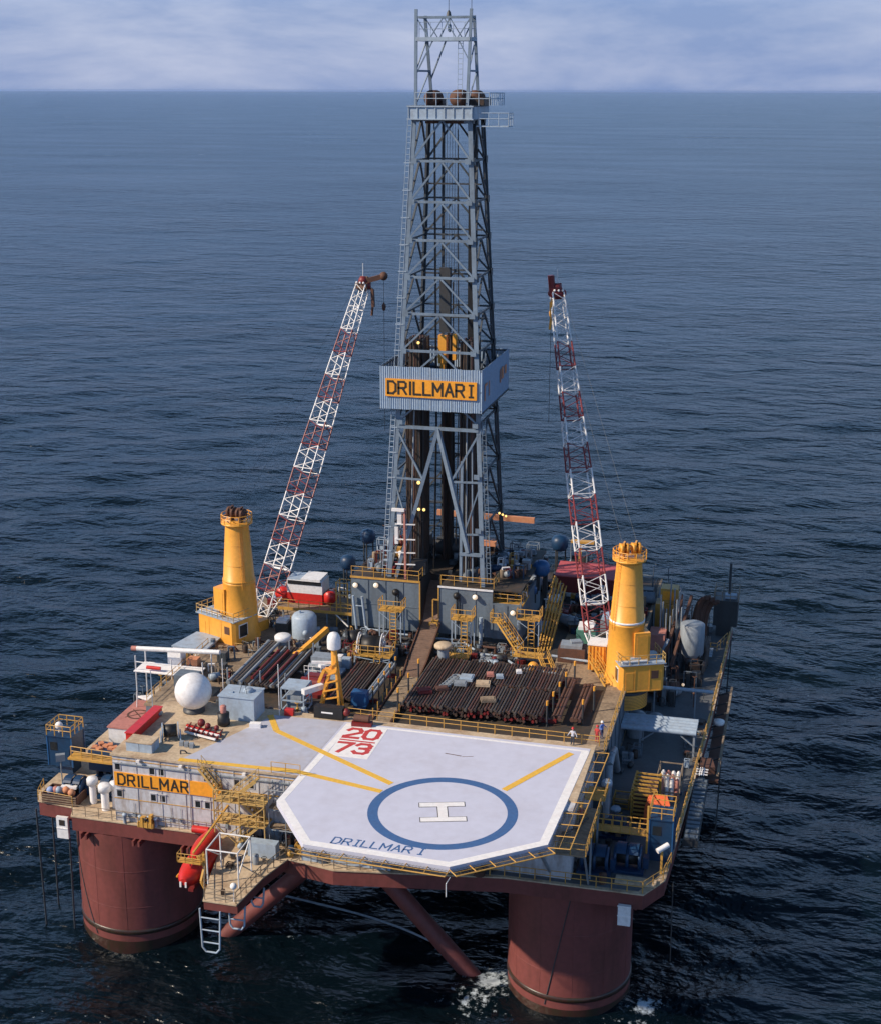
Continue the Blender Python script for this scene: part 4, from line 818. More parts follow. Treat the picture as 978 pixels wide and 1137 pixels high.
    part(t, 'whip_antenna', MB().tube(tp + Vector((0, 0, .6)), tp + Vector((0, 0, 2.8)), .05, n=5), 'white')
    for k in (-.8, .8): part(t, 'hoist_rope', MB().tube(Vector((cx, cy, 35.3)) + sd_ * k, tp + s * (k * .7) + u_ * .7, .012, n=4), 'black')
    # hooks
    hb = thing('crane_hook', hook_lab, 'hook block', (ht.x, ht.y, ht.z - 4))
    ln = 16 if spx else 20
    part(hb, 'fall_rope', MB().tube(ht, ht - Vector((0, 0, ln)), .028, n=4), 'black')
    zz = 4.4 if not spx else 3.2
    part(hb, 'block', MB().lathe([(.05, 0), (.22, .2), (.28, .7), (.05, 1.1)], ht - Vector((0, 0, zz)), 10), 'rust' if not spx else 'orange')
    q = tp + (Vector((1.3, -.3, -.4)) if not spx else Vector((-.6, -.4, -1.0)))
    hb2 = part(t, 'main_hook', MB().beam(tp, q, .25).beam(q, q - Vector((-.1, 0, 2.2)), .35, .5).tube(q - Vector((0, 0, 2.2)), q - Vector((.1, 0, 3.3)), .16), 'orange' if spx else 'rust')
    return t
crane(11.2, 35.5, (-1.4, 60, 58.0), (8.0, 40.2, 20.4), R(25), -1, 'orange crane on the right side with red and white boom rising to the left', 'rope and small orange hook block hanging from the right crane boom tip', True)
crane(-33.7, 37.5, (-26.9, 65, 57.4), (-33.0, 42.6, 20.6), R(-23), 1, 'orange crane on the left side with red and white boom leaning right', 'rope and small dark hook block hanging from the left crane jib', False)
part_r = thing('winch_house', 'open orange winch housing left of the right crane pedestal', 'winch housing', (8, 38, 20))
part(part_r, 'casing', MB().box(7.0, 8.9, 36.6, 38.6, 20.3, 23.2), 'orange'); b = MB()
for k in range(5): b.box(7.1 + k * .38, 7.2 + k * .38, 36.5, 36.6, 20.4, 23.1)
part(part_r, 'rib', b, 'orange'); part(part_r, 'top_plate', MB().box(6.9, 9.0, 36.5, 38.7, 23.205, 23.35), 'lwhite')
st = thing('stairway', 'short yellow stair at the foot of the right crane', 'stairs', (8.4, 34, 20)); stair(st, (9.8, 33.3, 20.0), (7.6, 36.3, 21.6), .9, 'yellow', (.8, .6, 0))

# ---------------- things on the roof, left front ----------------
t = thing('radome', 'large white radome ball on the beige roof', 'radome', (-29.4, 14.3, 21))
part(t, 'dome', MB().sphere((-29.4, 14.3, 23.15), 1.85, 36, 22), 'white'); part(t, 'base_ring', MB().lathe([(1.1, 21.01), (1.1, 21.25), (.95, 21.3), (.95, 21.7)], (-29.4, 14.3, 0), 24), 'dsteel')
part(t, 'seam', MB().lathe([(1.852, -.02), (1.862, 0), (1.852, .02)], (-29.4, 14.3, 23.15), 36), 'white')
t = thing('domed_mast', 'orange lattice mast with a small white radome on top in front of the racks', 'mast', (-16.3, 19, 20))
b = MB()
for p, q in (((-17.8, 18.6, 20), (-16.5, 18.8, 25)), ((-15.4, 18.6, 20), (-15.9, 18.8, 26.6)), ((-17.8, 19.8, 20), (-16.5, 19.2, 25)), ((-15.4, 19.8, 20), (-15.9, 19.2, 26.6))): b.beam(p, q, .22)
for k in range(6):
    z = 20.8 + k * .9; b.beam((-17.6 + .22 * k, 18.6, z), (-15.45 - .07 * k, 18.6, z + .5), .13); b.beam((-17.6 + .22 * k, 19.6, z), (-17.5 + .22 * k, 18.6, z), .1)
b.box(-17.0, -15.7, 18.6, 19.4, 24.6, 25.1); b.beam((-17.0, 18.6, 25), (-17.6, 18.6, 23.6), .35, .3); part(t, 'lattice', b, 'orange')
part(t, 'pole', MB().tube((-16.05, 19, 25), (-16.05, 19, 27.3), .3, n=10), 'orange'); part(t, 'dome', MB().lathe([(.68, 27.3), (.7, 28.2), (.62, 28.6), (.4, 28.9), (.01, 29.0)], (-16.05, 19, 0), 20), 'white')
part(t, 'radar_bar', MB().cbox(-18.2, 18.4, 22.6, .55, 2.4, .55, R(-35)), 'white', 'white box leaning on the left side of the mast'); part(t, 'antenna_arm', MB().cbox(-17.4, 19, 25.5, 2.0, .3, .22, R(10)).cbox(-17.2, 19.5, 24.8, 1.5, .4, .3, R(-20)), 'white')
t = thing('black_crate', 'black box on the roof edge at the foot of the orange mast', 'box', (-15.6, 15.9, 21)); part(t, 'body', MB().box(-17.2, -14.2, 15.75, 16.6, 21.02, 22.25), 'black'); part(t, 'label_strip', MB().box(-16.4, -15.2, 15.72, 15.745, 21.6, 21.75), 'lwhite'); part(t, 'side_valve', MB().sphere((-13.9, 16.1, 21.8), .4, 10, 6), 'dred')
t = thing('tool_basket', 'white and grey open box frame left of the orange mast', 'frame', (-20, 19.4, 20))
b = MB(); X0, X1, Y0, Y1, Z0, Z1 = -21.6, -19.2, 18.4, 20.8, 20, 22.6
for x in (X0, X1):
    for y in (Y0, Y1): b.beam((x, y, Z0), (x, y, Z1), .13)
    for z in (Z0 + .1, 21.3, Z1): b.beam((x, Y0, z), (x, Y1, z), .13)
for y in (Y0, Y1):
    for z in (Z0 + .1, 21.3, Z1): b.beam((X0, y, z), (X1, y, z), .13)
part(t, 'frame', b, 'ltgrey'); part(t, 'top_grating', MB().box(X0, X1, Y0, Y1, Z1 + .07, Z1 + .12), 'ltgrey'); part(t, 'contents', MB().box(X0 + .4, X1 - .4, Y0 + .4, Y1 - .4, 20.2, 21.7), 'greypipe')
t = thing('equipment_box', 'large blue grey steel box beside the radome', 'box', (-24.4, 14.6, 21))
part(t, 'body', MB().box(-26.2, -22.5, 13.2, 16.0, 21.01, 23.4), 'ltgrey'); part(t, 'lid', MB().box(-26.3, -22.4, 13.1, 16.1, 23.405, 23.5), 'ltgrey'); part(t, 'hatch', MB().lathe([(.5, 0), (.5, .2), (.3, .35), (.01, .36)], (-23.7, 14.9, 23.5), 16).cbox(-25.2, 14.2, 23.5, .3, .3, .12), 'ltgrey')
part(t, 'lifting_sling', MB().tube((-24.4, 14.2, 23.5), (-24.0, 14.5, 25.0), .03, n=4).tube((-23.6, 14.2, 23.5), (-24.0, 14.5, 25.0), .03, n=4).tube((-24.0, 15.3, 23.5), (-24.0, 14.5, 25.0), .03, n=4), 'dsteel')
t = thing('oil_drum', 'black drum with a pink bucket on top in front of the blue grey box', 'drum', (-25.2, 11.9, 21)); part(t, 'body', MB().lathe([(.5, 21.01), (.62, 21.1), (.62, 21.6), (.55, 21.7), (.6, 22.3), (.01, 22.32)], (-25.2, 11.9, 0), 18), 'black'); part(t, 'bucket', MB().lathe([(.28, 22.33), (.32, 23.0), (.2, 23.1), (.01, 23.1)], (-25.2, 11.9, 0), 14), 'pink')
solo('white_sack', MB().cbox(-22.0, 12.2, 21.01, 1.1, .6, .45, .2), 'lwhite', 'small white bag lying right of the blue grey box', 'bag')
t = thing('steel_trough', 'long bright red trough box lying along the left roof edge', 'box', (-32.3, 9.5, 21))
part(t, 'body', MB().box(-32.9, -32.1, 6.2, 12.6, 21.01, 21.8), 'red'); part(t, 'lid', MB().box(-32.98, -32.02, 6.1, 12.7, 21.805, 21.9), 'red')
t = thing('storage_chest', 'pair of pale grey chests with tan lids at the front left roof edge', 'chest', (-30.8, 4.9, 21))
for x in (-31.9, -30.55): part(t, 'chest', MB().box(x, x + 1.3, 4.2, 5.8, 21.01, 21.9), 'ltgrey'); part(t, 'lid', MB().box(x - .03, x + 1.32, 4.15, 5.85, 21.905, 22.0), 'beige')
def reel(x, y, z, r_, wd, ang, lab, fm='ltgrey', dm='black', name='cable_reel'):
    t = thing(name, lab, 'reel', (x, y, z)); T = Matrix.Translation((x, y, z + r_ + .1)) @ Matrix.Rotation(ang, 4, 'Z') @ Matrix.Rotation(R(90), 4, 'Y')
    b = MB(T); b.lathe([(.05, -wd * .42), (r_ * .78, -wd * .42), (r_ * .78, wd * .42), (.05, wd * .42)], n=24); part(t, 'cable_drum', b, dm)
    for s in (-1, 1):
        b = MB(T); b.ring((0, 0), r_ * .86, r_, s * wd / 2 - .05, s * wd / 2 + .05, 24)
        for k in range(4): a = k * math.pi / 4; b.beam((-r_ * .9 * math.cos(a), -r_ * .9 * math.sin(a), s * wd / 2), (r_ * .9 * math.cos(a), r_ * .9 * math.sin(a), s * wd / 2), .09)
        part(t, 'flange', b, fm)
    T2 = Matrix.Translation((x, y, z)) @ Matrix.Rotation(ang, 4, 'Z'); b = MB(T2)
    for s in (-1, 1): b.beam((s * wd * .62, -r_ * .9, 0), (s * wd * .62, 0, r_ + .1), .12); b.beam((s * wd * .62, r_ * .9, 0), (s * wd * .62, 0, r_ + .1), .12); b.beam((s * wd * .62, -r_, .06), (s * wd * .62, r_, .06), .12)
    part(t, 'stand', b, fm)
reel(-28.9, 7.6, 21.01, .8, 1.5, R(25), 'black cable reel with pale flanges on the beige roof')
t = thing('stacked_gratings', 'pile of dark red steel frames and white rods on the beige roof', 'pile of steel', (-27, 9.6, 21))
for k in range(6): part(t, 'frame_bar', MB().beam((-28.6 + .1 * k, 10.8 - .36 * k, 21.15 + .1 * (k % 2)), (-24.4, 9.4 - .3 * k, 21.15 + .1 * (k % 3)), .16), ['dred', 'red', 'lwhite', 'dred', 'rust', 'lwhite'][k])
for k in range(7): part(t, 'cross_bar', MB().beam((-28.2 + .6 * k, 10.9 - .12 * k, 21.35), (-28.0 + .6 * k, 8.9 - .1 * k, 21.35), .1), 'dred')
part(t, 'valve', MB().sphere((-26.9, 10.4, 21.7), .4, 10, 6).sphere((-26.1, 10.1, 21.6), .3, 10, 6).sphere((-25.1, 9.9, 21.6), .26, 10, 6), 'dred')
for k in range(3): solo('pump_block', MB().cbox(-27.3 + .55 * k, 6.6 - .1 * k, 21.01, .38, .5, .42, .2), 'greypipe', ['left', 'middle', 'right'][k] + ' small grey block of the row beside the cable reel', 'block')
solo('red_valve_box', MB().cbox(-19.8, 15.8, 21.03, .9, .6, .6, .1), 'red', 'small red box at the back edge of the painted roof', 'box')
t = thing('flag_pole', 'thin white pole at the back roof edge left of the white frame', 'pole', (-20.7, 15.4, 21)); part(t, 'pole', MB().tube((-20.7, 15.4, 21), (-20.7, 15.4, 26.5), .04, n=5), 'white')
t = thing('antenna_pole', 'grey whip pole by the corner of the beige roof near the container', 'pole', (-33.8, 16, 20)); part(t, 'pole', MB().tube((-34.3, 15, 19), (-34.3, 15, 24.5), .05, n=5), 'ltgrey')
# container left of block
t = thing('cargo_container', 'white sided container with faded red roof left of the beige roof', 'container', (-39, 17, 17))
part(t, 'box', MB().box(-38.7, -35.4, 13.6, 20.4, 15.3, 18.4), 'white'); part(t, 'roof', MB().box(-38.8, -35.3, 13.5, 20.5, 18.405, 18.55), 'pink')
b = MB().ring((-37.0, 17), .95, 1.15, 18.555, 18.58, 24)
b.beam((-38.0, 16, 18.565), (-36, 18, 18.565), .12, .015); b.beam((-36, 16, 18.567), (-38, 18, 18.567), .12, .015); part(t, 'roof_ring', b, 'rust')
t = thing('chain_crate', 'crate of bleached orange gear beside the blue winches', 'crate', (-38, 11.5, 15)); part(t, 'crate', MB().box(-39.3, -35.6, 10.2, 12.6, 15.2, 17.3), 'dblue'); b = MB()
for k in range(10): b.cbox(-39 + .35 * k, 10.9 + rnd.uniform(-.3, 1.0), 17.3, .5, .6, rnd.uniform(.15, .4), rnd.uniform(0, 3))
part(t, 'contents', b, 'orng')
railing([(-40.6, 9.2, 17.0), (-33.6, 8.8, 17.0)], 'yellow railing above the blue winches left of the name board', r=.05, step=1.2)
solo('winch_walkway', MB().box(-40.8, -33.2, 8.8, 10.1, 16.8, 17.0), 'yellow', 'yellow walkway above the blue winches left of the name board', 'walkway')
def windlass(x, y, z, s, lab):
    t = thing('mooring_winch', lab, 'winch', (x, y, z))
    for k in (-1, 0, 1):
        T = Matrix.Translation((x + k * 1.15 * s, y, z + 1.2 * s)) @ Matrix.Rotation(R(90), 4, 'Y'); b = MB(T)
        b.lathe([(.1, -.12), (1.15 * s, -.12), (1.15 * s, .12), (.1, .12)], n=24); part(t, 'flange', b, 'dblue')
    T = Matrix.Translation((x, y, z + 1.2 * s)) @ Matrix.Rotation(R(90), 4, 'Y'); part(t, 'drum', MB(T).lathe([(.1, -1.1 * s), (.7 * s, -1.1 * s), (.7 * s, 1.1 * s), (.1, 1.1 * s)], n=20), 'black')
    for k in (-.58, .58):   # curved guards over the drum
        b = MB()
        for i in range(8):
            a0, a1 = R(35 + i * 14), R(35 + (i + 1) * 14); c = [(x + k * s - .45 * s, x + k * s + .45 * s)][0]; rr = 1.32 * s
            P = [(c[0], y - rr * math.cos(a0), z + 1.2 * s + rr * math.sin(a0)), (c[1], y - rr * math.cos(a0), z + 1.2 * s + rr * math.sin(a0)), (c[1], y - rr * math.cos(a1), z + 1.2 * s + rr * math.sin(a1)), (c[0], y - rr * math.cos(a1), z + 1.2 * s + rr * math.sin(a1))]
            rr -= .06; Q = [(c[0], y - rr * math.cos(a0), z + 1.2 * s + rr * math.sin(a0)), (c[1], y - rr * math.cos(a0), z + 1.2 * s + rr * math.sin(a0)), (c[1], y - rr * math.cos(a1), z + 1.2 * s + rr * math.sin(a1)), (c[0], y - rr * math.cos(a1), z + 1.2 * s + rr * math.sin(a1))]
            b.add(P + Q, [(0, 1, 2, 3), (7, 6, 5, 4), (0, 4, 5, 1), (2, 6, 7, 3), (1, 5, 6, 2), (0, 3, 7, 4)])
        part(t, 'guard', b, 'dblue')
    part(t, 'bed', MB().box(x - 1.6 * s, x + 1.6 * s, y - 1.3 * s, y + 1.3 * s, z, z + .3).cbox(x + 1.7 * s, y, z + .3, .5 * s, .9 * s, 1.1 * s), 'dblue')
windlass(-39.2, 7.2, 14.02, .8, 'blue mooring winch at the outer left corner of the platform'); windlass(-35.4, 7.8, 14.02, .85, 'blue mooring winch right beside the left end of the name board wall'); windlass(-37.9, 11.5, 14.02, .7, 'blue mooring winch behind the other two on the left corner')
def cabin(x0, x1, y0, y1, z0, z1, lab):
    t = thing('winch_cabin', lab, 'cabin', ((x0 + x1) / 2, (y0 + y1) / 2, z0))
    part(t, 'body', MB().box(x0, x1, y0, y1, z0, z1), 'dblue'); part(t, 'roof', MB().box(x0 - .1, x1 + .1, y0 - .1, y1 + .1, z1 + .005, z1 + .12), 'dblue')
    rail(t, [(x0, y0, z1 + .12), (x1, y0, z1 + .12), (x1, y1, z1 + .12), (x0, y1, z1 + .12)], 'yellow', 1.1, .9, True, r=.045)
    part(t, 'window', MB().box(x0 + .3, x0 + 1.1, y0 - .03, y0 - .002, z1 - 1.5, z1 - .6), 'glass'); part(t, 'door', MB().box(x1 - 1.0, x1 - .3, y0 - .03, y0 - .002, z0 + .2, z0 + 2), 'dblue')
    for k in range(4): inst(t, 'corner_strip', ('cs', round(z1 - z0, 1)), lambda bb: bb.box(-.06, .06, -.06, .06, 0, z1 - z0), 'mblue', [(x0, y0, z0), (x1, y0, z0), (x0, y1, z0), (x1, y1, z0)][k])
    return t
cabin(-44.0, -41.3, 10.6, 13.2, 15.0, 18.2, 'dark blue winch cabin on the far left corner with railed roof')
part(bpy.data.objects['winch_cabin'], 'stand', MB().box(-43.2, -41.6, 11, 12.8, 12.8, 14.99), 'dblue')
solo('lamp_globe', MB().sphere((-43.0, 11.4, 19.1), .4, 12, 8).tube((-43, 11.4, 18.4), (-43, 11.4, 19), .12), 'lwhite', 'round white light on the left blue cabin roof', 'light')
cabin(17.0, 19.1, 8.6, 11.2, 14.04, 18.1, 'dark blue winch cabin at the front right corner with railed roof')
windlass(12.6, 5.8, 14.04, .95, 'blue mooring winch at the front right corner of the platform'); windlass(15.4, 6.8, 14.04, .95, 'blue mooring winch beside the right blue cabin'); windlass(13.4, 12.4, 14.04, .8, 'dark winch behind the yellow walkway on the right')
t = thing('winch_bridge', 'yellow railed walkway crossing above the right blue winches', 'walkway', (14, 9.3, 16)); part(t, 'grating', MB().box(11.9, 16.9, 8.7, 9.7, 16.3, 16.42), 'yellow')
rail(t, [(11.9, 8.7, 16.42), (16.9, 8.7, 16.42)], 'yellow', 1.1, .9, r=.042); rail(t, [(16.9, 9.7, 16.42), (11.9, 9.7, 16.42)], 'yellow', 1.1, .9, r=.042)
for x in (12, 16.8): part(t, 'leg', MB().beam((x, 9.2, 14.04), (x, 9.2, 16.3), .15), 'yellow')
part(t, 'tall_post', MB().beam((16.85, 8.6, 14.04), (16.85, 8.6, 19.4), .18), 'yellow')
def mushroom(x, y, z, h, r_, lab, m='white', m2='lwhite', cap=.7):
    t = thing('mushroom_vent', lab, 'vent', (x, y, z)); part(t, 'stem', MB().lathe([(r_ * .62, 0), (r_ * .62, h - cap * .7)], (x, y, z), 18), m2); part(t, 'cap', MB().lathe([(r_ * .62, h - cap), (r_, h - cap), (r_, h - .15), (r_ * .85, h), (.01, h + .03)], (x, y, z), 20), m)
mushroom(-36.7, 6.0, 14.02, 2.7, .55, 'white mushroom vent nearest the left end of the row by the name board'); mushroom(-34.9, 5.0, 14.02, 2.7, .62, 'white mushroom vent in front, beside the wall corner'); mushroom(-34.2, 5.7, 14.02, 2.7, .5, 'white mushroom vent tucked behind the corner of the wall')
mushroom(-27.2, 34, 20.0, 2.0, .95, 'wide white topped vent behind the left rack', 'white', 'greypipe', .6); mushroom(-8.6, 33.0 + 1.2, 20.0, 2.7, 1.0, 'tan topped mushroom vent behind the pipe stack', 'beige', 'greypipe', .4)
mushroom(12.6, 12.2, 14.04, 5.6, .5, 'tall grey blue vent pipe just right of the helideck edge', 'ltgrey', 'greypipe', .5)
for k, (x, y) in enumerate(((5.6, 3.9), (7.9, 4.6), (9.6, 4.0))): mushroom(x, y, 14.04, 2.8, .62, ['left', 'middle', 'right'][k] + ' of three grey vents in the shade under the helideck corner', 'ltgrey', 'greypipe', .5)
mushroom(13.2, 14.8, 14.04, 1.6, .5, 'low pale topped vent on the grey side deck behind the winches', 'ltgrey', 'greypipe', .3)
# deck clutter front-left apron
t = thing('rope_basket', 'low railed basket of ropes and buoys on the far left deck corner', 'basket', (-41, 5.4, 14)); b = MB()
b.box(-41.6, -37.9, 4.75, 4.85, 14.02, 15.0); b.box(-41.6, -37.9, 6.9, 7.0, 14.02, 15.0); b.box(-41.65, -41.55, 4.86, 6.89, 14.02, 15.0); b.box(-37.95, -37.85, 4.86, 6.89, 14.02, 15.0); part(t, 'side_wall', b, 'rust')
for k in range(4): part(t, 'side_strip', MB().box(-41.6, -37.9, 4.68, 4.745, 14.15 + k * .25, 14.22 + k * .25), 'tan')
for k, (x, m_) in enumerate(((-41.1, 'shirt'), (-40.3, 'ltgrey'), (-39.6, 'orng'), (-38.8, 'orng'), (-40.6, 'pink'))): part(t, 'buoy', MB().sphere((x, 5.6 + .2 * (k % 3), 15.0), .38, 12, 8), m_)
part(t, 'coil', MB().cbox(-39.4, 6.3, 15.1, 1.6, .5, .25, .1), 'lwhite')
solo('search_light', MB().cbox(-41.6, 8.8, 16.6, .9, .5, .7, .5).tube((-41.6, 8.8, 14.02), (-41.6, 8.8, 16.7), .07), 'greypipe', 'grey floodlight box on a post at the left edge', 'floodlight')
t = thing('draught_board', 'white notice box hanging under the far left deck corner', 'sign', (-39, 4.4, 12)); part(t, 'board', MB().box(-39.9, -38.7, 4.2, 4.5, 10.7, 13.0), 'white'); part(t, 'dark_mark', MB().box(-39.6, -39.0, 4.17, 4.198, 12.1, 12.7), 'ink'); part(t, 'rib', MB().box(-39.9, -38.7, 4.14, 4.198, 11.75, 11.85), 'lwhite')
t = thing('draught_board', 'white box hanging below the front right deck corner by the leg', 'sign', (15.8, 2.3, 11)); part(t, 'board', MB().box(15.2, 16.3, 2.1, 2.5, 11.0, 12.9), 'white'); part(t, 'rib', MB().box(15.15, 16.35, 2.05, 2.098, 11.9, 12.0).box(15.15, 16.35, 2.05, 2.098, 12.85, 12.95), 'lwhite')
railing([(-37.5, 3.2, 14.02), (-22.2, 3.1, 14.02)], 'pale railing along the deck edge below the orange name board', 'tan', r=.035, step=1.4)
railing([(-42.9, 7.5, 14.02), (-42.2, 5.1, 14.02), (-38.3, 4.7, 14.02)], 'yellow railing round the outer left deck tip', 'yellow')
railing([(-4, 1.0, 14.02), (5, 2.6, 14.02), (17.2, 2.8, 14.02), (18.7, 5.5, 14.02), (19.1, 8.5, 14.02)], 'yellow railing round the front right deck edge below the helideck', 'yellow', r=.042, step=1.3)
railing([(19.1, 11.5, 14.02), (20.2, 40, 14.02)], 'yellow railing along the right edge of the grey side deck', 'yellow', r=.055, step=1.6)
railing([(20.25, 42, 14.02), (20.8, 66, 14.02)], 'yellow railing along the far right deck edge behind the long pipe', 'yellow', r=.055, step=1.6)
railing([(11.6, 17.2, 20), (11.6, 31.6, 20)], 'yellow railing along the right edge of the main deck beside the grey pipes', 'yellow', r=.042)
railing([(-35.9, 17, 20), (-35.9, 33, 20)], 'yellow railing on the left edge of the main deck near the white boom', 'yellow')
t = thing('yellow_valve_station', 'small yellow machine on the front edge below the name board', 'machine', (-30, 3.4, 14)); b = MB(); b.cbox(-29.6, 2.9, 14.02, 1.6, .6, .5); b.cbox(-29.9, 2.9, 14.5, .5, .5, .5); b.cbox(-29.1, 2.9, 14.5, .3, .5, .8)
for k in range(4): b.tube((-30.3 + k * .45, 2.6, 14), (-30.3 + k * .45, 2.6, 15.1), .05)
part(t, 'frame', b, 'yellow'); part(t, 'valve', MB().sphere((-29.5, 2.7, 14.9), .22, 8, 6), 'black')
solo('red_cylinder', MB().tube((-24.9, 2.95, 14.4), (-23.3, 2.95, 14.4), .36, n=14), 'red', 'dark red drum lying on the walkway in front of the block wall', 'drum')
# ---------------- stair tower and lifeboat station ----------------
t = thing('stair_tower', 'yellow zigzag stair tower against the block left of the helideck', 'stairs', (-20.5, 2, 14))
stair(t, (-20.0, 1.9, 14.1), (-17.6, 1.9, 16.4), .8, 'syellow', (0, 1, 0)); stair(t, (-17.6, 2.7, 16.4), (-20.2, 2.7, 18.6), .8, 'syellow', (0, 1, 0)); stair(t, (-20.4, 1.9, 18.6), (-17.8, 1.9, 20.9), .8, 'syellow', (0, 1, 0)); stair(t, (-21.9, 2.7, 18.7), (-23.9, 3.0, 20.9), .8, 'syellow', (0, 1, 0))
for z in (16.3, 18.5): part(t, 'landing', MB().box(-21.9, -17.0, 1.3, 3.2, z, z + .1), 'syellow'); rail(t, [(-21.9, 3.1, z + .1), (-21.9, 1.3, z + .1), (-17.0, 1.3, z + .1)], 'syellow', 1.1, .8, r=.045)
for x in (-21.9, -19.4, -17.0): part(t, 'post', MB().beam((x, 1.25, 14.02), (x, 1.25, 19.6), .1), 'syellow')
part(t, 'cross_brace', MB().beam((-21.9, 1.2, 14.2), (-19.4, 1.2, 16.3), .08).beam((-19.4, 1.2, 16.4), (-17, 1.2, 18.5), .08).beam((-19.4, 1.2, 14.2), (-21.9, 1.2, 16.3), .08), 'syellow')
lb = thing('lifeboat', 'red enclosed lifeboat hanging beside the railed boat platform', 'lifeboat', (-22.6, -1.5, 11.5))
def loft(b, y0, y1, cx, cz, wy, prof, n=18, m=16):
    vs = []
    for i in range(m + 1):
        t_ = i / m; s_ = max(.05, math.sin(math.pi * min(1, max(0, .5 + (t_ - .5) * .98))) ** .45); y_ = y0 + (y1 - y0) * t_
        vs += [(cx + wy * s_ * px, y_, cz + (.25 * (1 - s_)) + pz * (s_ ** .8)) for px, pz in prof]
    k = len(prof); b.smooth = True
    b.add(vs, [(i * k + j, i * k + (j + 1) % k, (i + 1) * k + (j + 1) % k, (i + 1) * k + j) for i in range(m) for j in range(k)]); b.smooth = False
    b.add(vs, [tuple(range(k))[::-1], tuple(range(m * k, m * k + k))])
hp = [(math.cos(a) * 1.0, (math.sin(a) * (1.0 if math.sin(a) > 0 else 1.15))) for a in [2 * math.pi * i / 18 for i in range(18)]]
b = MB(); loft(b, -5.6, 2.2, -22.9, 13.5, 1.4, hp); part(lb, 'hull', b, 'red')
b = MB(); loft(b, -3.2, 1.9, -22.9, 14.5, 1.0, hp, m=10); part(lb, 'canopy', b, 'red'); part(lb, 'hatch', MB().cbox(-22.9, -3.3, 14.12, .9, .8, .2), 'red'); part(lb, 'fender_band', MB().tube((-24.27, -4, 13.1), (-24.27, 1, 13.1), .09).tube((-21.5, -4, 13.1), (-21.5, 1, 13.1), .09), 'orange')
part(lb, 'window', MB().cbox(-22.9, -2.55, 14.45, .9, .1, .3), 'glass'); part(lb, 'bow_mark', MB().cbox(-23.15, -5.66, 13.2, .16, .1, .5).cbox(-22.65, -5.66, 13.2, .16, .1, .5), 'lwhite', 'white reflective strips on the bow'); part(lb, 'hook', MB().tube((-22.9, -4.0, 14.2), (-22.9, -4.0, 16.2), .05).tube((-22.9, 1.3, 14.2), (-22.9, 1.3, 16.2), .05), 'dsteel')
part(lb, 'bilge_stripe', MB().cbox(-22.9, -1.6, 11.9, .5, 5.2, .25), 'dred')
dv = thing('lifeboat_davit', 'yellow davit frame over the red lifeboat', 'davit', (-21.2, -2, 14)); b = MB()
for y in (-4.2,): b.beam((-21.5, y, 13.9), (-21.7, y, 15.8), .22); b.path([(-21.2, y - .5, 12.2), (-21.75, y - .5, 13.4), (-21.6, y, 14.6), (-22.2, y, 15.6)], .2)
part(dv, 'arm', b, 'yellow'); part(dv, 'top_beam', MB().beam((-22.6, -4.4, 15.9), (-22.0, 2.4, 17.2), .16), 'yellow')
part(dv, 'boarding_deck', MB().box(-23.9, -21.7, -4.9, -4.1, 15.1, 15.2), 'yellow'); rail(dv, [(-23.9, -4.1, 15.2), (-23.9, -4.9, 15.2), (-21.7, -4.9, 15.2), (-21.7, -4.1, 15.2)], 'yellow', .8, .8, r=.035)
lb.location += Vector((.6, .5, .1)); dv.location += Vector((.8, .5, .15))
t = thing('boat_platform_frame', 'white pipe frame on the boat platform beside the red lifeboat', 'frame', (-18.5, -4, 14)); b = MB()
for x in (-19.9, -17.0):
    for y in (-5.2, -2.2): b.tube((x, y, 14.02), (x, y, 17.4), .07)
for y in (-5.2, -2.2): b.tube((-19.9, y, 17.4), (-17.0, y, 17.4), .07)
for x in (-19.9, -17.0): b.tube((x, -5.2, 17.4), (x, -2.2, 17.4), .07)
b.tube((-17.0, -5.2, 15.2), (-17.0, -2.2, 17.4), .06).tube((-19.9, -5.2, 17.4), (-19.9, -2.2, 15.2), .06); part(t, 'frame', b, 'white')
railing([(-21.8, -1, 14.02), (-20.7, -4, 14.02), (-19.2, -7.6, 14.02), (-16.3, -7.6, 14.02), (-15.8, -3, 14.02), (-14.8, .8, 14.02)], 'tan railing round the boat platform jutting out at the front', 'tan', step=1.0, r=.04)
railing([(-14.6, .8, 14.02), (-10, 0, 14.02), (-4.2, 1.0, 14.02)], 'tan railing between the boat platform and the helideck front edge', 'tan', step=1.3, r=.04)
solo('lamp_globe', MB().sphere((-16.6, -7.3, 15.5), .3, 12, 8).tube((-16.6, -7.3, 14.0), (-16.6, -7.3, 15.3), .05), 'lwhite', 'small white globe on a post at the boat platform tip', 'light')
def hladder(x, y, z0, z1, wd, lab):
    t = thing('hanging_ladder', lab, 'ladder', (x, y, z0)); b = MB()
    b.path([(x - wd / 2, y, z1), (x - wd * .42, y - .1, z0 + .4), (x - wd * .25, y - .1, z0), (x + wd * .25, y - .1, z0), (x + wd * .42, y - .1, z0 + .4), (x + wd / 2, y, z1)], .09, 7); part(t, 'side_rail', b, 'ltgrey')
    n_ = int((z1 - z0) / 1.2)
    for k in range(n_): part(t, 'rung', MB().tube((x - wd * .44, y - .06, z0 + .9 + k * 1.2), (x + wd * .44, y - .06, z0 + .9 + k * 1.2), .07), 'ltgrey')
hladder(-18.7, -7.7, 9.0, 13.12, 1.9, 'grey metal ladder hanging at the front of the boat platform tip'); hladder(-17.0, -5.8, 10.4, 13.12, 1.6, 'shorter grey ladder hanging behind the front one under the boat platform')
hladder(-16.1, -3.2, 11.2, 13.12, 1.3, 'smallest grey ladder hanging furthest back under the boat platform')
solo('white_locker', MB().box(-18.3, -15.6, .2, 1.2, 14.02, 15.4), 'ltgrey', 'long pale locker at the root of the boat platform', 'locker')
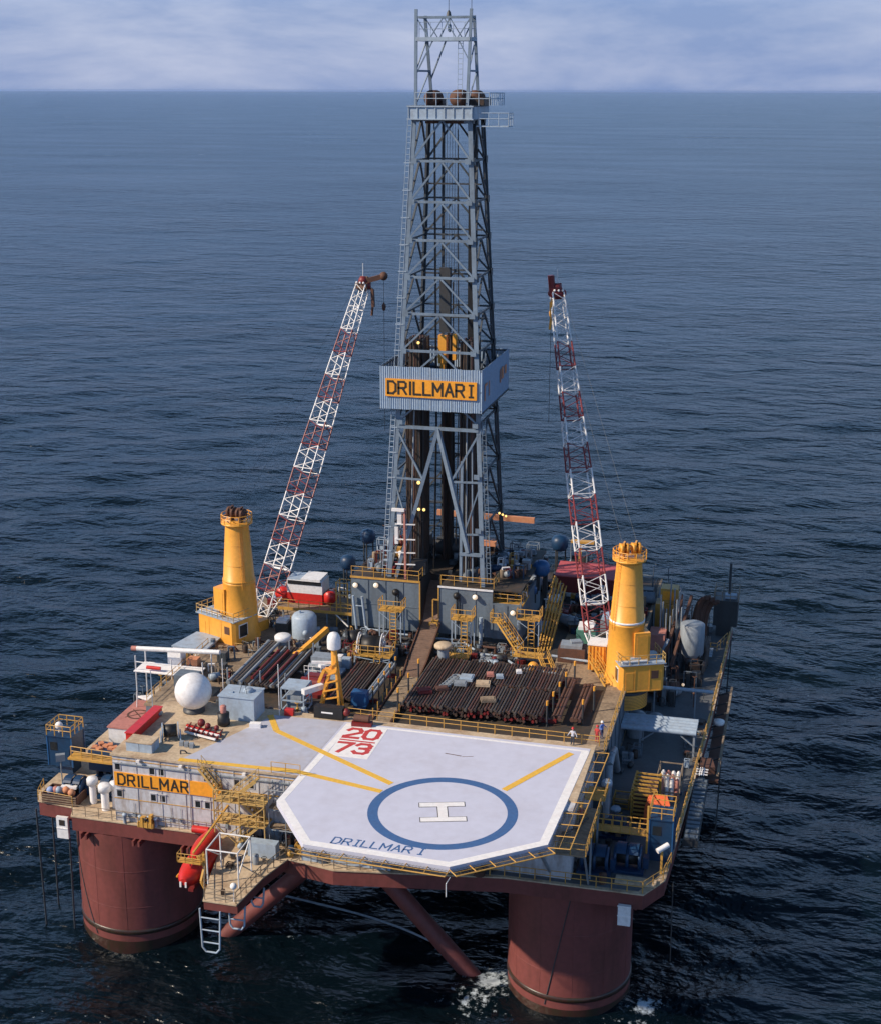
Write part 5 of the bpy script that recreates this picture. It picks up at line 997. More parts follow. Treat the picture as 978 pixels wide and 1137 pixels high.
solo('rope_locker', MB().box(-10.6, -5, .9, 1.9, 14.02, 15.1), 'ltgrey', 'low pale box under the left front helideck edge', 'box')
t = thing('console', 'blue grey console under the helideck corner by the tan railing', 'console', (-12.6, .8, 14)); part(t, 'cabinet', MB().box(-13.3, -11.8, .7, 1.7, 14.02, 16.4), 'ltgrey'); part(t, 'screen', MB().box(-13.0, -12.1, .66, .698, 15.3, 16.1), 'glass')
for k in range(5): solo('fire_bottle', MB().lathe([(.18, 0), (.18, 1.0), (.06, 1.2)], (-15.8 + .5 * k, 2.8, 14.02 + (0 if k < 3 else 3.0)), 10), 'dred' if k % 2 else 'black', ['leftmost', 'second from left', 'middle', 'fourth', 'rightmost'][k] + ' gas bottle standing in the shade beside the stair tower', 'gas bottle')
t = thing('scaffold', 'grey and yellow scaffold between the stair tower and the helideck edge', 'scaffold', (-15.8, 1.5, 14)); b = MB()
for x in (-16.8, -15.2, -13.8):
    for y in (1.9, 3.1): b.tube((x, y, 14.02), (x, y, 20.4), .05, n=5)
for z in (16, 18, 20): b.tube((-16.8, 1.9, z), (-13.8, 1.9, z), .05, n=5)
part(t, 'frame', b, 'greypipe')
for z in (16.05, 18.05): part(t, 'plank', MB().box(-16.9, -13.7, 2.0, 3.0, z, z + .06), 'tan')

# ---------------- left middle deck ----------------
t = thing('resting_boom', 'white tube boom lying on a white rack at the left edge', 'boom', (-36, 25, 20)); part(t, 'tube', MB().tube((-40.6, 24.7, 22.6), (-30.8, 24.5, 23.2), .26, n=12), 'white'); part(t, 'tip', MB().tube((-41.2, 24.7, 22.56), (-40.6, 24.7, 22.6), .27, n=12), 'pink')
t = thing('boom_rack', 'white pipe rack under the white boom on the left edge', 'rack', (-36, 25, 14)); b = MB()
for x in (-40.2, -36, -32.4):
    for y in (23.4, 25.8): b.tube((x, y, 14.02 if x < -36.2 else 20.0), (x, y, 22.3), .07, n=6)
for z in (20.6, 21.6):
    b.tube((-40.2, 23.4, z), (-32.4, 23.4, z), .06, n=5)
part(t, 'frame', b, 'white'); part(t, 'shelf', MB().box(-40.4, -33.2, 23.2, 26, 20.5, 20.6), 'lwhite')
solo('red_flask', MB().tube((-39, 23.6, 21), (-37.4, 23.6, 21), .2, n=10), 'red', 'small red cylinder on the shelf under the white boom', 'cylinder')
solo('sloping_roof', MB().prism([(-39.6, 31.2), (-35.2, 31), (-35.2, 35.6), (-38.6, 36)], 20.4, 20.55).box(-38.8, -38.6, 31.6, 31.8, 14.02, 20.39).box(-36, -35.8, 31.3, 31.5, 14.02, 20.39), 'ltgrey', 'pale flat roof behind the white boom under the left crane cabin', 'canopy')
solo('white_cabinet', MB().box(-37.6, -36.1, 25.9, 27.4, 20, 22.0), 'white', 'white cabinet at the left edge behind the white boom', 'cabinet')
solo('tan_crate', MB().box(-35.4, -34.2, 26, 27, 20.01, 21.4), 'orng', 'orange tan crate right of the white cabinet on the left edge', 'crate')
solo('tall_locker', MB().box(-33.8, -31.5, 19.2, 21, 20.01, 22.4), 'subgrey', 'dull grey locker behind the white radome', 'locker')
solo('flag_cloth', MB().prism([(-37.9, 18.8), (-36.2, 18.2), (-35.4, 19.0), (-36.4, 19.5)], 19.6, 19.8).tube((-38, 18.6, 17), (-37.9, 18.8, 20.3), .05), 'lwhite', 'white and blue sheet flapping left of the radome', 'sheet')
for k in range(5): solo('gas_cylinder', MB().lathe([(.2, 0), (.2, 1.7), (.08, 1.95)], (-28.0 + .5 * k, 18.2, 20.02), 10), ['rust', 'dred', 'orng', 'rust', 'dsteel'][k], ['first', 'second', 'third', 'fourth', 'fifth'][k] + ' upright cylinder from the left in the row behind the radome', 'gas cylinder')
t = thing('storage_tank', 'light blue round tank behind the wide white vent', 'tank', (-26.2, 38.4, 20)); part(t, 'shell', MB().lathe([(1.4, .2), (1.45, .3), (1.45, 2.7), (1.2, 3.05), (.6, 3.2), (.01, 3.25)], (-26.2, 38.4, 20.0), 28), 'ltgrey'); part(t, 'manhole', MB().sphere((-25.6, 37.1, 21.2), .35, 12, 8).tube((-26.6, 38.1, 23.1), (-26.6, 38.1, 23.5), .15), 'ltgrey')
for k in range(3): part(t, 'leg', MB().cbox(-26.2 + 1.1 * math.cos(k * 2.1 + 3.6), 38.4 + 1.1 * math.sin(k * 2.1 + 3.6), 20.0, .25, .25, .3), 'dsteel')
# cabin unit on raised deck
t = thing('service_deck', 'raised yellow edged deck carrying the red and white cabin', 'platform', (-26, 45, 20)); part(t, 'deck', MB().box(-31.0, -21.7, 42.6, 47.5, 21.8, 22.0), 'tan'); rail(t, [(-31, 42.6, 22), (-21.8, 42.6, 22)], 'yellow', 1.0, 1.3, r=.038); part(t, 'edge', MB().box(-31.0, -21.7, 42.5, 42.595, 21.7, 22.05), 'yellow')
for x in (-30.5, -28, -25, -22.4): part(t, 'leg', MB().beam((x, 43, 20.02), (x, 43, 21.8), .16), 'greypipe')
part(t, 'brace', MB().beam((-24, 42.7, 21.8), (-22, 41.8, 20.6), .12), 'white')
t = thing('control_cabin', 'small cabin with white upper half and red base left of the grey wall', 'cabin', (-28.1, 45.4, 22)); part(t, 'base', MB().box(-30.4, -26.0, 44.3, 46.9, 22.01, 23.3), 'red'); part(t, 'upper', MB().box(-30.4, -26.0, 44.3, 46.9, 23.305, 24.9), 'white'); part(t, 'window_band', MB().box(-30.3, -26.1, 44.24, 44.298, 24.4, 24.85), 'glass')
part(t, 'roof', MB().box(-28.6, -26.2, 44.1, 47.1, 24.905, 25.2), 'white'); part(t, 'roof', MB().box(-30.4, -28.7, 44.4, 46.9, 24.905, 25.05), 'ltgrey')
for sx, xx in ((0, -25.2), (1, -31.2)): T = Matrix.Translation((xx, 44.9, 22.9)) @ Matrix.Rotation(R(90), 4, 'X'); solo('red_drum', MB(T).lathe([(.01, -.5), (.8, -.5), (.8, .5), (.01, .5)], n=20), 'red', ['round red drum on the right of the red and white cabin', 'red drum on the left of the red and white cabin'][sx], 'drum')
t = thing('yellow_tower', 'thin yellow ladder tower between the cabin and the left grey wall', 'ladder tower', (-23.2, 44, 20))
for x in (-23.8, -22.4):
    for y in (43.0, 44.4): part(t, 'post', MB().beam((x, y, 20.02), (x, y, 25.6), .12), 'yellow')
b = MB()
for z in (21, 22.5, 24, 25.5): b.beam((-23.8, 43, z), (-22.4, 43, z), .1); b.beam((-23.8, 44.4, z), (-22.4, 44.4, z), .1); b.beam((-23.8, 43, z), (-23.8, 44.4, z), .1)
part(t, 'rung_frame', b, 'yellow')
reel(-16.9, 34.2, 20.02, 1.5, 2.6, R(5), 'big black winch reel with white stand in front of the left grey wall', 'white', 'black', 'winch_reel')
reel(-19.6, 36.6, 20.02, 1.2, 1.8, R(20), 'second darker reel behind the big black winch reel', 'dsteel', 'black', 'winch_reel')
t = thing('pump_skid', 'dark red pump skid between the white frame and the racks', 'pump', (-20.4, 24, 20)); part(t, 'base', MB().box(-21.8, -18.4, 22.4, 25.6, 20.02, 20.4), 'dred'); part(t, 'body', MB().tube((-21.4, 24, 21), (-18.8, 24, 21), .6, n=14).cbox(-20, 25, 20.4, 2, 1, 1.2), 'dred')
t = thing('white_skid', 'pale grey machine skid behind the dark red pump', 'machine', (-20.6, 29, 20)); part(t, 'base', MB().box(-22.4, -18.6, 27.6, 30.4, 20.02, 20.3), 'ltgrey'); part(t, 'body', MB().box(-22.0, -19.6, 28.6, 30.2, 20.3, 22.0).tube((-22, 28.1, 21.2), (-19, 28.1, 21.2), .3), 'greypipe'); rail(t, [(-22.4, 27.6, 20.3), (-18.6, 27.6, 20.3)], 'lwhite', 1.0, 1.0)
t = thing('boom_cylinder', 'orange hydraulic arm lying beside the light blue tank', 'hydraulic arm', (-23, 33, 20)); part(t, 'arm', MB().beam((-24.6, 31.6, 20.8), (-22.6, 36.0, 22.4), .5, .6), 'orange'); part(t, 'foot', MB().sphere((-24.7, 31.4, 20.7), .55, 12, 8), 'orange')
solo('blue_bin', MB().box(-14.9, -13.3, 20.6, 21.8, 20.5, 21.9).box(-14.7, -13.5, 20.8, 21.6, 20.02, 20.49), ['mblue'], 'blue topped bin at the near end of the middle rack', 'bin')
for x, lab in ((-19.6, 'thin white lamp pole left of the orange mast'), (-28.9, 'thin white post at the near corner of the left rack')): solo('thin_post', MB().tube((x, 21.2 if x > -25 else 20.6, 20), (x, 21.2 if x > -25 else 20.6, 24.2), .05, n=5), 'lwhite', lab, 'post')
# items on pipe stack
for k, (x, y, m_, lab, sx, sy) in enumerate(((-6.4, 27.2, 'greypipe', 'grey coil frame lying on the left of the pipe stack', 1.0, 3.4), (-4.6, 28.4, 'ltgrey', 'large pale crate on the pipe stack', 1.4, 1.5), (-4.9, 26.8, 'greypipe', 'grey flat crate on the pipe stack in front of the pale one', 1.3, 1.0), (-2.6, 27.3, 'beige', 'pale flat box near the middle of the pipe stack', 1.5, 1.2), (-2.4, 29.9, 'pink', 'small pinkish sack on the back of the pipe stack', .8, .8), (-1.3, 29.6, 'ltgrey', 'small pale sack right of the pinkish one', .8, .7), (.4, 31.4, 'white', 'small white can at the back edge of the pipe stack', .6, .6), (-1.2, 23.4, 'tan', 'tan wooden crate on the front of the pipe stack', 1.5, 1.0), (-8.0, 24.0, 'dred', 'rust red coil on the front left of the pipe stack', 1.4, 1.2), (-6.4, 25.0, 'pipe3', 'brown fitting on the pipe stack beside the rust red coil', 1.2, .8))):
    b = MB()
    if k == 0:
        for q in range(6): b.ring((x + .12 * q, y - 1.6 + q * .6), .35, .5, 21.32, 21.5, 12)
    else: b.cbox(x, y, 21.33, sx, sy, .4, .05 * k); b.cbox(x, y, 21.73, sx * .8, sy * .8, .1, .05 * k)
    b.v = [v if k == 0 else Vector((v.x, v.y, 21.33 + (v.z - 21.33) * .7)) for v in b.v]; solo('deck_cargo', b, m_, lab, 'cargo')
t = thing('orange_ball_valve', 'orange round float on deck behind the pipe stack', 'float', (1.5, 35, 20)); part(t, 'ball', MB().sphere((1.3, 34.8, 20.75), .6, 14, 10), 'orange')
t = thing('windsock_base', 'dark red gear heap on top of the painted number 20', 'winch', (-12.2, 15.6, 21)); part(t, 'base', MB().cbox(-12.0, 15.2, 21.04, 2.0, .9, .35, .1), 'dred'); part(t, 'drum', MB().tube((-12.8, 15.3, 21.7), (-11.3, 15.3, 21.7), .38, n=12), 'rust'); part(t, 'rod', MB().beam((-13.0, 15.0, 21.4), (-11.1, 15.5, 22.1), .1), 'dred')

# ---------------- behind and right ----------------
def vdrum(x, y, z, r_, lab, m='dblue', hz=3.0):
    t = thing('blue_tank', lab, 'tank', (x, y, z - hz)); part(t, 'shell', MB().lathe([(.01, -r_), (r_ * .7, -r_ * .75), (r_, -r_ * .3), (r_, r_ * .5), (r_ * .7, r_ * .95), (.01, r_ * 1.1)], (x, y, z), 18), m)
    for a in range(3): part(t, 'leg', MB().tube((x + r_ * .7 * math.cos(a * 2.1), y + r_ * .7 * math.sin(a * 2.1), z - hz), (x + r_ * .7 * math.cos(a * 2.1), y + r_ * .7 * math.sin(a * 2.1), z), .1), 'dsteel')
vdrum(-24.6, 50, 25.6, .95, 'dark blue tank on legs left of the derrick', 'dblue', 5.5); vdrum(-23.9, 56, 27.2, .95, 'far dark blue tank beside the left derrick leg', 'dblue', 7.1)
vdrum(-1.1, 52, 26.2, 1.0, 'bright blue tank above the right drill floor', 'mblue', 3.0); vdrum(-1.9, 50.5, 23.9, .6, 'small blue tank below the bright blue one', 'mblue', 1.5); vdrum(-1.6, 68, 24.4, 1.1, 'dark blue tank at the back right of the derrick', 'dblue', 4.4)
t = thing('engine_house', 'dark red house with faded red roof behind the right crane boom', 'house', (2.5, 68, 20)); part(t, 'wall', MB().box(-.6, 7.6, 60.5, 64.4, 20.02, 22.6), 'dred'); part(t, 'roof', MB().add([(x, y, z) for z0 in (0, .15) for x, y, z in ((-.9, 60.2, 22.62 + z0), (8.0, 60.2, 22.62 + z0), (8.0, 64.6, 23.1 + z0), (-.9, 64.6, 23.1 + z0))], [(3, 2, 1, 0), (4, 5, 6, 7), (0, 1, 5, 4), (1, 2, 6, 5), (2, 3, 7, 6), (3, 0, 4, 7)]), 'pinkred'); part(t, 'trim', MB().box(-.7, 7.7, 60.3, 60.45, 20.02, 20.5), 'white')
part(t, 'vent_hood', MB().beam((1.4, 66, 20), (1.4, 66, 25.4), .35).box(.2, 3.2, 65.6, 66.4, 25.4, 25.7), 'yellow')
t = thing('flare_boom', 'long orange boom reaching out behind the derrick to the right', 'boom', (-10, 68, 27)); part(t, 'beam', MB().beam((-18, 68, 27.5), (-5.0, 68, 27.3), .5, .7), 'orng'); part(t, 'post', MB().beam((-12, 68, 20.02), (-12, 68, 27.1), .4), 'dsteel')
t = thing('leaning_stair_frames', 'stack of yellow stair frames leaning on the right side of the drill floor', 'stair frames', (2.2, 45, 20))
for k in range(5):
    b = MB()
    for s in (0, .8): b.beam((.6 + k * .32, 41 + s + k * .2, 20.02), (.9 + k * .32, 49 + s + k * .2, 26.2 - k * .35), .12, .2)
    for j in range(9): b.beam((.62 + k * .32, 41.9 + j * .85 + k * .2, 20.7 + j * .7 * (6.2 - k * .35) / 6.2), (.64 + k * .32, 42.6 + j * .85 + k * .2, 20.7 + j * .7 * (6.2 - k * .35) / 6.2), .08)
    part(t, 'stair_frame', b, 'yellow')
for (x, y, sx, sy, sz, m1, m2, lab) in ((5.6, 45.2, 2.2, 2.4, 1.9, 'green', 'lwhite', 'green skip with white top below the right crane boom'), (4.8, 39.8, 3.0, 2.2, 1.6, 'rust', 'greypipe', 'rust red skip with grey contents left of the right crane'), (7.6, 50, 2.0, 2.6, 1.6, 'greypipe', 'ltgrey', 'grey skip behind the green one below the right boom'), (9.6, 55, 2.4, 2.6, 1.5, 'dsteel', 'rust', 'dark skip behind the right crane pedestal'), (-30, 52, 2.4, 2.6, 1.7, 'dsteel', 'greypipe', 'dark skip behind the left crane boom foot'), (-29.4, 40.2, 1.6, 1.6, 1.1, 'dsteel', 'lwhite', 'dark tub with white things beside the left crane boom foot'), (-31, 48, 1.8, 1.6, 1.4, 'lwhite', 'dred', 'white skip with red contents behind the left crane boom foot')):
    t = thing('cargo_skip', lab, 'skip', (x, y, 20)); part(t, 'bin', MB().box(x - sx / 2, x + sx / 2, y - sy / 2, y + sy / 2, 20.02, 20 + sz), m1); part(t, 'contents', MB().cbox(x - .1, y, 20.01 + sz, sx * .8, sy * .8, .35, .06).cbox(x + .3, y + .3, 20.36 + sz, sx * .4, sy * .4, .25, .4), m2)
t = thing('yellow_machine', 'bright yellow machine standing right of the right crane pedestal', 'machine', (15, 62, 14))
part(t, 'body', MB().box(11.9, 14.2, 59.4, 61.6, 17, 20.4).box(12.4, 14.5, 60, 62, 20.4, 22.2), 'yellow'); part(t, 'base', MB().box(11.8, 14.5, 59, 62, 14.04, 16.99), 'dsteel'); part(t, 'panel', MB().box(12.7, 14.2, 59.95, 59.998, 20.8, 21.9), 'board')
solo('white_container', MB().box(11.9, 13.8, 52.6, 55.4, 14.04, 18.9), 'pink', 'pale pink white container right of the right crane pedestal', 'container')
solo('loading_ramp', MB().beam((13.8, 50, 16), (15.2, 60, 21.5), .3, .6).beam((14.9, 50, 16), (16.2, 60, 21.5), .3, .6), 'rust', 'brown sloping beams right of the yellow machine', 'ramp')
# poles cluster
for k in range(14):
    x = 13.0 + (k % 5) * .62 + rnd.uniform(-.1, .1); y = 55 + (k // 5) * 2.2 + rnd.uniform(-.3, .3)
    o = solo('standing_pipe', MB().tube((x, y, 14.04), (x + rnd.uniform(-.1, .1), y, 21.5 + rnd.uniform(-1.6, 2.6)), .1, n=6), 'greypipe', 'thin blue grey pipe standing upright in the cluster behind the right crane', 'pipe', 'upright pipes behind the right crane')
solo('leaning_plank', MB().beam((12.6, 50.6, 14.2), (14.2, 53, 18.4), .35, .2), 'ltgrey', 'pale tube leaning at the foot of the upright pipes', 'tube')
t = thing('cement_silo', 'grey conical bottomed silo near the right rear edge', 'silo', (17, 54, 14)); part(t, 'shell', MB().lathe([(.3, 14.6), (1.4, 16.4), (1.45, 16.5), (1.45, 20.0), (1.3, 20.1), (.01, 20.2)], (16.9, 54.5, 0), 24), 'greypipe')
for a in range(4): part(t, 'leg', MB().tube((16.9 + 1.35 * math.cos(a * 1.57 + .8), 54.5 + 1.35 * math.sin(a * 1.57 + .8), 14.04), (16.9 + 1.35 * math.cos(a * 1.57 + .8), 54.5 + 1.35 * math.sin(a * 1.57 + .8), 16.6), .1), 'dsteel')
t = thing('hose_stack', 'bundle of thick rusty brown hoses arching up near the right rear edge', 'hoses', (17.8, 62, 14))
for k in range(6):
    pts = [Vector((16.6 + .25 * k + 1.6 * q * q, 61 + .35 * k, 17.5 + 3.6 * math.sin(q * 1.7) - k * .25 + (.3 if k % 2 else 0))) for q in [i / 8 for i in range(9)]]
    part(t, 'hose', MB().path([(pts[0].x, pts[0].y, 14.1)] + pts, .3, 8), 'rust')
for k in range(4): part(t, 'hose', MB().path([(18 + .2 * k, 56 + k, 18 - .4 * k), (18.6, 55 + k, 16.5), (18.3 + .1 * k, 53 + k, 14.3)], .28, 8), 'pipe1')
t = thing('winch_cabin', 'dark grey winch cabin with railed top at the far right rear edge', 'cabin', (20.2, 68, 14)); part(t, 'body', MB().box(18.6, 21.6, 66.5, 70, 15.6, 19.0), 'dsteel'); part(t, 'stand', MB().box(19, 20.8, 67, 69.5, 14.02, 15.59), 'dsteel'); rail(t, [(18.6, 66.5, 19), (21.6, 66.5, 19), (21.6, 70, 19), (18.6, 70, 19)], 'tan', 1.2, 1.0, True, r=.038); part(t, 'mast', MB().tube((20.4, 68, 19), (20.4, 68, 23.6), .16), 'dsteel'); part(t, 'roof_box', MB().cbox(20.6, 68, 19.01, 1.4, 1.2, .5), 'ltgrey')
railing([(18.8, 60.5, 14.4), (19.6, 60.5, 14.4), (20.6, 64.5, 14.4)], 'bent yellow railing in front of the far right dark cabin', 'yellow', r=.038)
for k in range(4): solo('step_plate', MB().box(18.0, 19.2, 57.0 + k * .8, 57.5 + k * .8, 15.0, 15.1), 'ltgrey', ['nearest', 'second nearest', 'second farthest', 'farthest'][k] + ' of four pale step plates before the far right cabin', 'step')
lamp(16.6, 47.6, 15.0, 'lampw', 'small lit lamp on the right side deck below the silo', .18)
# grey pipe bundle and long pipe
for k in range(5):
    o = solo('cross_pipe', MB().tube((11.6, 30.4 + k * .72, 16.9), (19.4, 30.5 + k * .72, 16.9), .3, n=12), 'ltgrey', 'thick pale grey pipe in the row of five laid across the right side deck', 'pipe', 'row of five grey pipes across the side deck')
t = thing('pipe_support', 'grey posts carrying the five grey pipes over the side deck', 'support', (15, 30, 14))
for x, y in ((13.6, 30.6), (19.2, 30.6), (13.6, 33.6), (19.2, 33.6)): part(t, 'leg', MB().beam((x, y, 14.04), (x, y, 16.55), .2), 'greypipe')
part(t, 'brace', MB().beam((13.6, 30.5, 15.4), (15, 30.5, 16.5), .12).beam((19.2, 30.5, 15.4), (17.8, 30.5, 16.5), .12), 'greypipe')
solo('long_pipe', MB().tube((2.6, 38.9, 20.6), (9, 38.6, 20.3), .16, n=8), 'ltgrey', 'pale blue pipe lying on deck left of the right crane', 'pipe')
t = thing('overhead_pipe', 'single long pale pipe crossing the side deck right of the right crane', 'pipe', (16, 40, 14)); part(t, 'tube', MB().tube((11.9, 40.6, 17.4), (20.4, 40.6, 17.4), .2, n=10), 'ltgrey')
for x in (14, 18.5): part(t, 'leg', MB().beam((x, 40.6, 14.04), (x, 40.6, 17.2), .14), 'greypipe')
for k, (x, y) in enumerate(((12.6, 37.4), (14.6, 37.2), (12.7, 34.6))): t = thing('deck_vessel', ['left', 'middle', 'front'][k] + ' round grey vessel in the shade below the right crane', 'tank', (x, y, 14)); part(t, 'shell', MB().lathe([(.9, 14.04), (.9, 15.3), (.6, 15.6), (.01, 15.65)], (x, y, 0), 20), 'greypipe')
t = thing('wall_pipe', 'thick grey bent pipe against the main deck side wall', 'pipe', (12.1, 20, 14)); part(t, 'bend', MB().path([(12.1, 24, 15), (12.1, 21, 18.6), (12.1, 19, 19.0), (12.1, 17.5, 18.6), (12.2, 16.2, 16), (12.2, 16, 14.1)], .38, 10), 'greypipe')
# yellow cage, etc on side deck
t = thing('drill_cage', 'tall yellow slatted cage on the grey side deck', 'cage', (15.5, 17, 14)); x0, x1, y0, y1 = 14.6, 16.9, 15.6, 19.4
for x in (x0, x1):
    for y in (y0, y1): part(t, 'post', MB().beam((x, y, 14.04), (x, y, 17.4), .2), 'yellow')
for k in range(8): part(t, 'slat', MB().beam((x0, y0 - .06, 14.35 + k * .42), (x1, y0 - .06, 14.35 + k * .42), .08, .18), 'yellow'); part(t, 'slat', MB().beam((x0 - .06, y0, 14.35 + k * .42), (x0 - .06, y1, 14.35 + k * .42), .08, .18), 'yellow')
for k in range(5): part(t, 'top_bar', MB().beam((x0, y0 + .3 + k * .8, 17.35), (x1, y0 + .3 + k * .8, 17.35), .12, .16), 'yellow')
part(t, 'inner_stack', MB().box(x0 + .2, x1 - .2, y0 + .2, y1 - .2, 14.1, 16.8), 'pipe3')
t = thing('orange_tarp', 'bright orange tarpaulin draped beside the yellow cage', 'tarpaulin', (16.8, 15, 14)); b = MB(); b.add([(15.9, 14.2, 14.5), (17.2, 14.0, 14.6), (18.3, 14.6, 16.6), (17.9, 15.4, 17.2), (16.2, 15.4, 17.0), (15.9, 14.9, 16.0), (17.1, 14.4, 15.6), (17.2, 15.1, 16.9), (17.2, 15.8, 14.1), (16, 15.6, 14.1)], [(0, 1, 6, 5), (1, 2, 7, 6), (2, 3, 7), (5, 6, 7, 4), (7, 3, 4), (3, 8, 9, 4), (0, 5, 4, 9), (0, 9, 8, 1), (1, 8, 3, 2)]); part(t, 'sheet', b, mat('safety_orange', (.75, .13, .03), .7, dirt=.2))
t = thing('small_cage', 'low yellow cage on the grey side deck left of the tall one', 'cage', (13.3, 18.5, 14)); b = MB()
for z in (14.1, 14.6, 15.1):
    for p, q in (((12.6, 17.6), (14.1, 17.6)), ((12.6, 19.2), (14.1, 19.2)), ((12.6, 17.6), (12.6, 19.2)), ((14.1, 17.6), (14.1, 19.2))): b.beam((*p, z), (*q, z), .1)
for x in (12.6, 14.1):
    for y in (17.6, 19.2): b.beam((x, y, 14.04), (x, y, 15.2), .12)
part(t, 'frame', b, 'yellow'); part(t, 'tray', MB().box(12.7, 14.0, 17.7, 19.1, 14.7, 14.8), 'tan')
t = thing('gas_rack', 'rack of white gas bottles beside the yellow cage', 'gas rack', (17.6, 21.5, 14)); b = MB()
for x in (16.5, 18.7):
    for y in (20.3, 23.2): b.beam((x, y, 14.04), (x, y, 16.9), .1)
for z in (15, 16.8): b.beam((16.5, 20.3, z), (18.7, 20.3, z), .1); b.beam((16.5, 23.2, z), (18.7, 23.2, z), .1); b.beam((16.5, 20.3, z), (16.5, 23.2, z), .1); b.beam((18.7, 20.3, z), (18.7, 23.2, z), .1)
part(t, 'frame', b, 'tan')
for k in range(12): 
    x, y = 16.9 + (k % 4) * .5, 20.8 + (k // 4) * .85
    solo('gas_bottle', MB().lathe([(.22, 0), (.22, 1.8 + .1 * (k % 3)), (.2, 2.1), (.07, 2.3)], (x, y, 14.05), 12), 'white' if k % 3 else 'pink', 'white gas bottle standing in the rack by the yellow cage' if k % 3 else 'pinkish gas bottle standing in the rack by the yellow cage', 'gas bottle', 'white gas bottles in the rack' if k % 3 else 'pinkish gas bottles in the rack')
solo('small_drum', MB().lathe([(.42, 0), (.42, .9), (.01, .95)], (17.4, 16.6, 14.05), 14), 'ltgrey', 'pale topped drum between the yellow cage and the blue cabin', 'drum')
solo('small_drum', MB().lathe([(.35, 0), (.35, .9), (.01, .95)], (13.6, 3.6, 14.05), 14), 'rust', 'small rust red drum on the front right deck', 'drum')
t = thing('outboard_rack', 'dark grey rack of slats outside the right railing', 'rack', (20.2, 22, 13)); part(t, 'bed', MB().box(19.7, 21.1, 14, 27, 12.9, 13.6), 'dsteel')
for k in range(14): part(t, 'slat', MB().box(19.8, 21.0, 14.3 + k * .9, 14.8 + k * .9, 13.605, 13.75 + .03 * (k % 3)), 'subgrey')
for k in range(3): part(t, 'white_frame', MB().beam((19.8, 26.5 + k * .6, 14.3), (21.0, 26.5 + k * .6, 14.3), .1).beam((20.2 + .2 * k, 26.2, 14.32), (20.2 + .2 * k, 28, 14.32), .1), 'lwhite')
t = thing('anchor_fender', 'long rusty walkway slung along the right hull side', 'walkway', (21, 40, 12)); part(t, 'deck', MB().box(20.6, 22.0, 29, 52, 12.2, 12.5), 'rust'); part(t, 'beam', MB().beam((21.9, 29, 13.2), (22.0, 52, 13.4), .25), 'tan')
for k in range(8): part(t, 'bracket', MB().beam((20.4, 30 + k * 3, 12.6), (21.9, 30 + k * 3, 13.2), .15), 'dsteel')
solo('white_float', MB().lathe([(.01, 0), (.6, .1), (.6, .5), (.01, .6)], (21.2, 41.5, 13.2), 16), 'lwhite', 'small white round float on the rusty side walkway', 'float')
solo('corner_fairlead', MB().cbox(20.6, 30, 13.2, 1.6, 2.2, .8, .2), 'rust', 'rusty fairlead on the right edge beside the grey pipes', 'fairlead')
t = thing('fairlead_mount', 'white roller on a yellow post at the front right corner', 'roller', (18.6, 6.4, 14)); part(t, 'roller', MB().tube((18.0, 6.3, 16.3), (18.9, 7.0, 16.7), .25, n=12), 'lwhite'); part(t, 'post', MB().beam((18.4, 6.5, 14.03), (18.4, 6.5, 16.3), .2), 'yellow'); part(t, 'pad', MB().box(14.6, 18.2, 3.9, 5.0, 14.035, 14.25), 'beige')
solo('pedestal_light', MB().sphere((12.2, 13.9, 16.4), .28, 12, 8).tube((12.2, 13.9, 14.04), (12.2, 13.9, 16.2), .06), 'lwhite', 'white globe light on a thin post by the yellow walkway on the right', 'light')
# lower refuelling platform right of helideck
t = thing('refuel_platform', 'yellow railed fuelling platform below the right helideck edge', 'platform', (11, 2, 17)); part(t, 'deck', MB().box(9.9, 12.6, -.5, 8.2, 18.6, 18.75), 'tan'); rail(t, [(9.95, -.5, 18.75), (12.6, -.5, 18.75), (12.6, 8.2, 18.75)], 'yellow', 1.1, 1.1, r=.038)
for y in (0, 4, 8): part(t, 'leg', MB().beam((12.4, y + 3.1 if y == 0 else y, 14.04), (12.4, y, 18.6), .16), 'greypipe')
part(t, 'manifold', MB().cbox(10.6, 6.6, 18.76, 1.0, 1.8, .9).sphere((10.4, 5.0, 19.3), .35, 10, 6).sphere((11.4, 6.0, 19.4), .3, 10, 6), 'yellow'); part(t, 'upper_deck', MB().box(11.0, 12.8, 9.4, 12.0, 18.9, 19.0), 'yellow'); rail(t, [(11.0, 9.4, 19.0), (12.8, 9.4, 19.0), (12.8, 12.0, 19.0)], 'yellow', 1.0, .9, r=.038)
part(t, 'valve', MB().sphere((11.2, 3.6, 19.2), .3, 10, 6).tube((10.2, 2, 19), (11.8, 5.8, 19.0), .1), 'dsteel')
# scattered pipework in the dark zone and on top of the drill floor
pwk = thing('deck_pipework', 'tangle of dark pipes and valves on the deck below the grey walls', 'pipework', (-10, 37, 20))
for k in range(46):
    x = rnd.uniform(-21, 0); y = rnd.uniform(34.8, 41); z = 20.05 + rnd.uniform(0, .8)
    if -13.2 < x < -10.2: continue
    a = rnd.choice((0, 1)); ln = rnd.uniform(1, 3.2)
    p = (x, y, z); q = (x + ln, y, z) if a else (x, y + min(ln, 41.3 - y), z)
    part(pwk, 'pipe_run', MB().path([(p[0], p[1], 20), p, q, (q[0], q[1], 20)], rnd.choice((.06, .1, .14)), 6), rnd.choice(('dsteel', 'rust', 'greypipe', 'dsteel', 'pipe1')))
for k in range(14): x = rnd.uniform(-21, 0); part(pwk, 'valve', MB().sphere((x, rnd.uniform(35, 41), 20.5), rnd.uniform(.2, .4), 8, 6), rnd.choice(('dred', 'dsteel', 'rust', 'greypipe')))
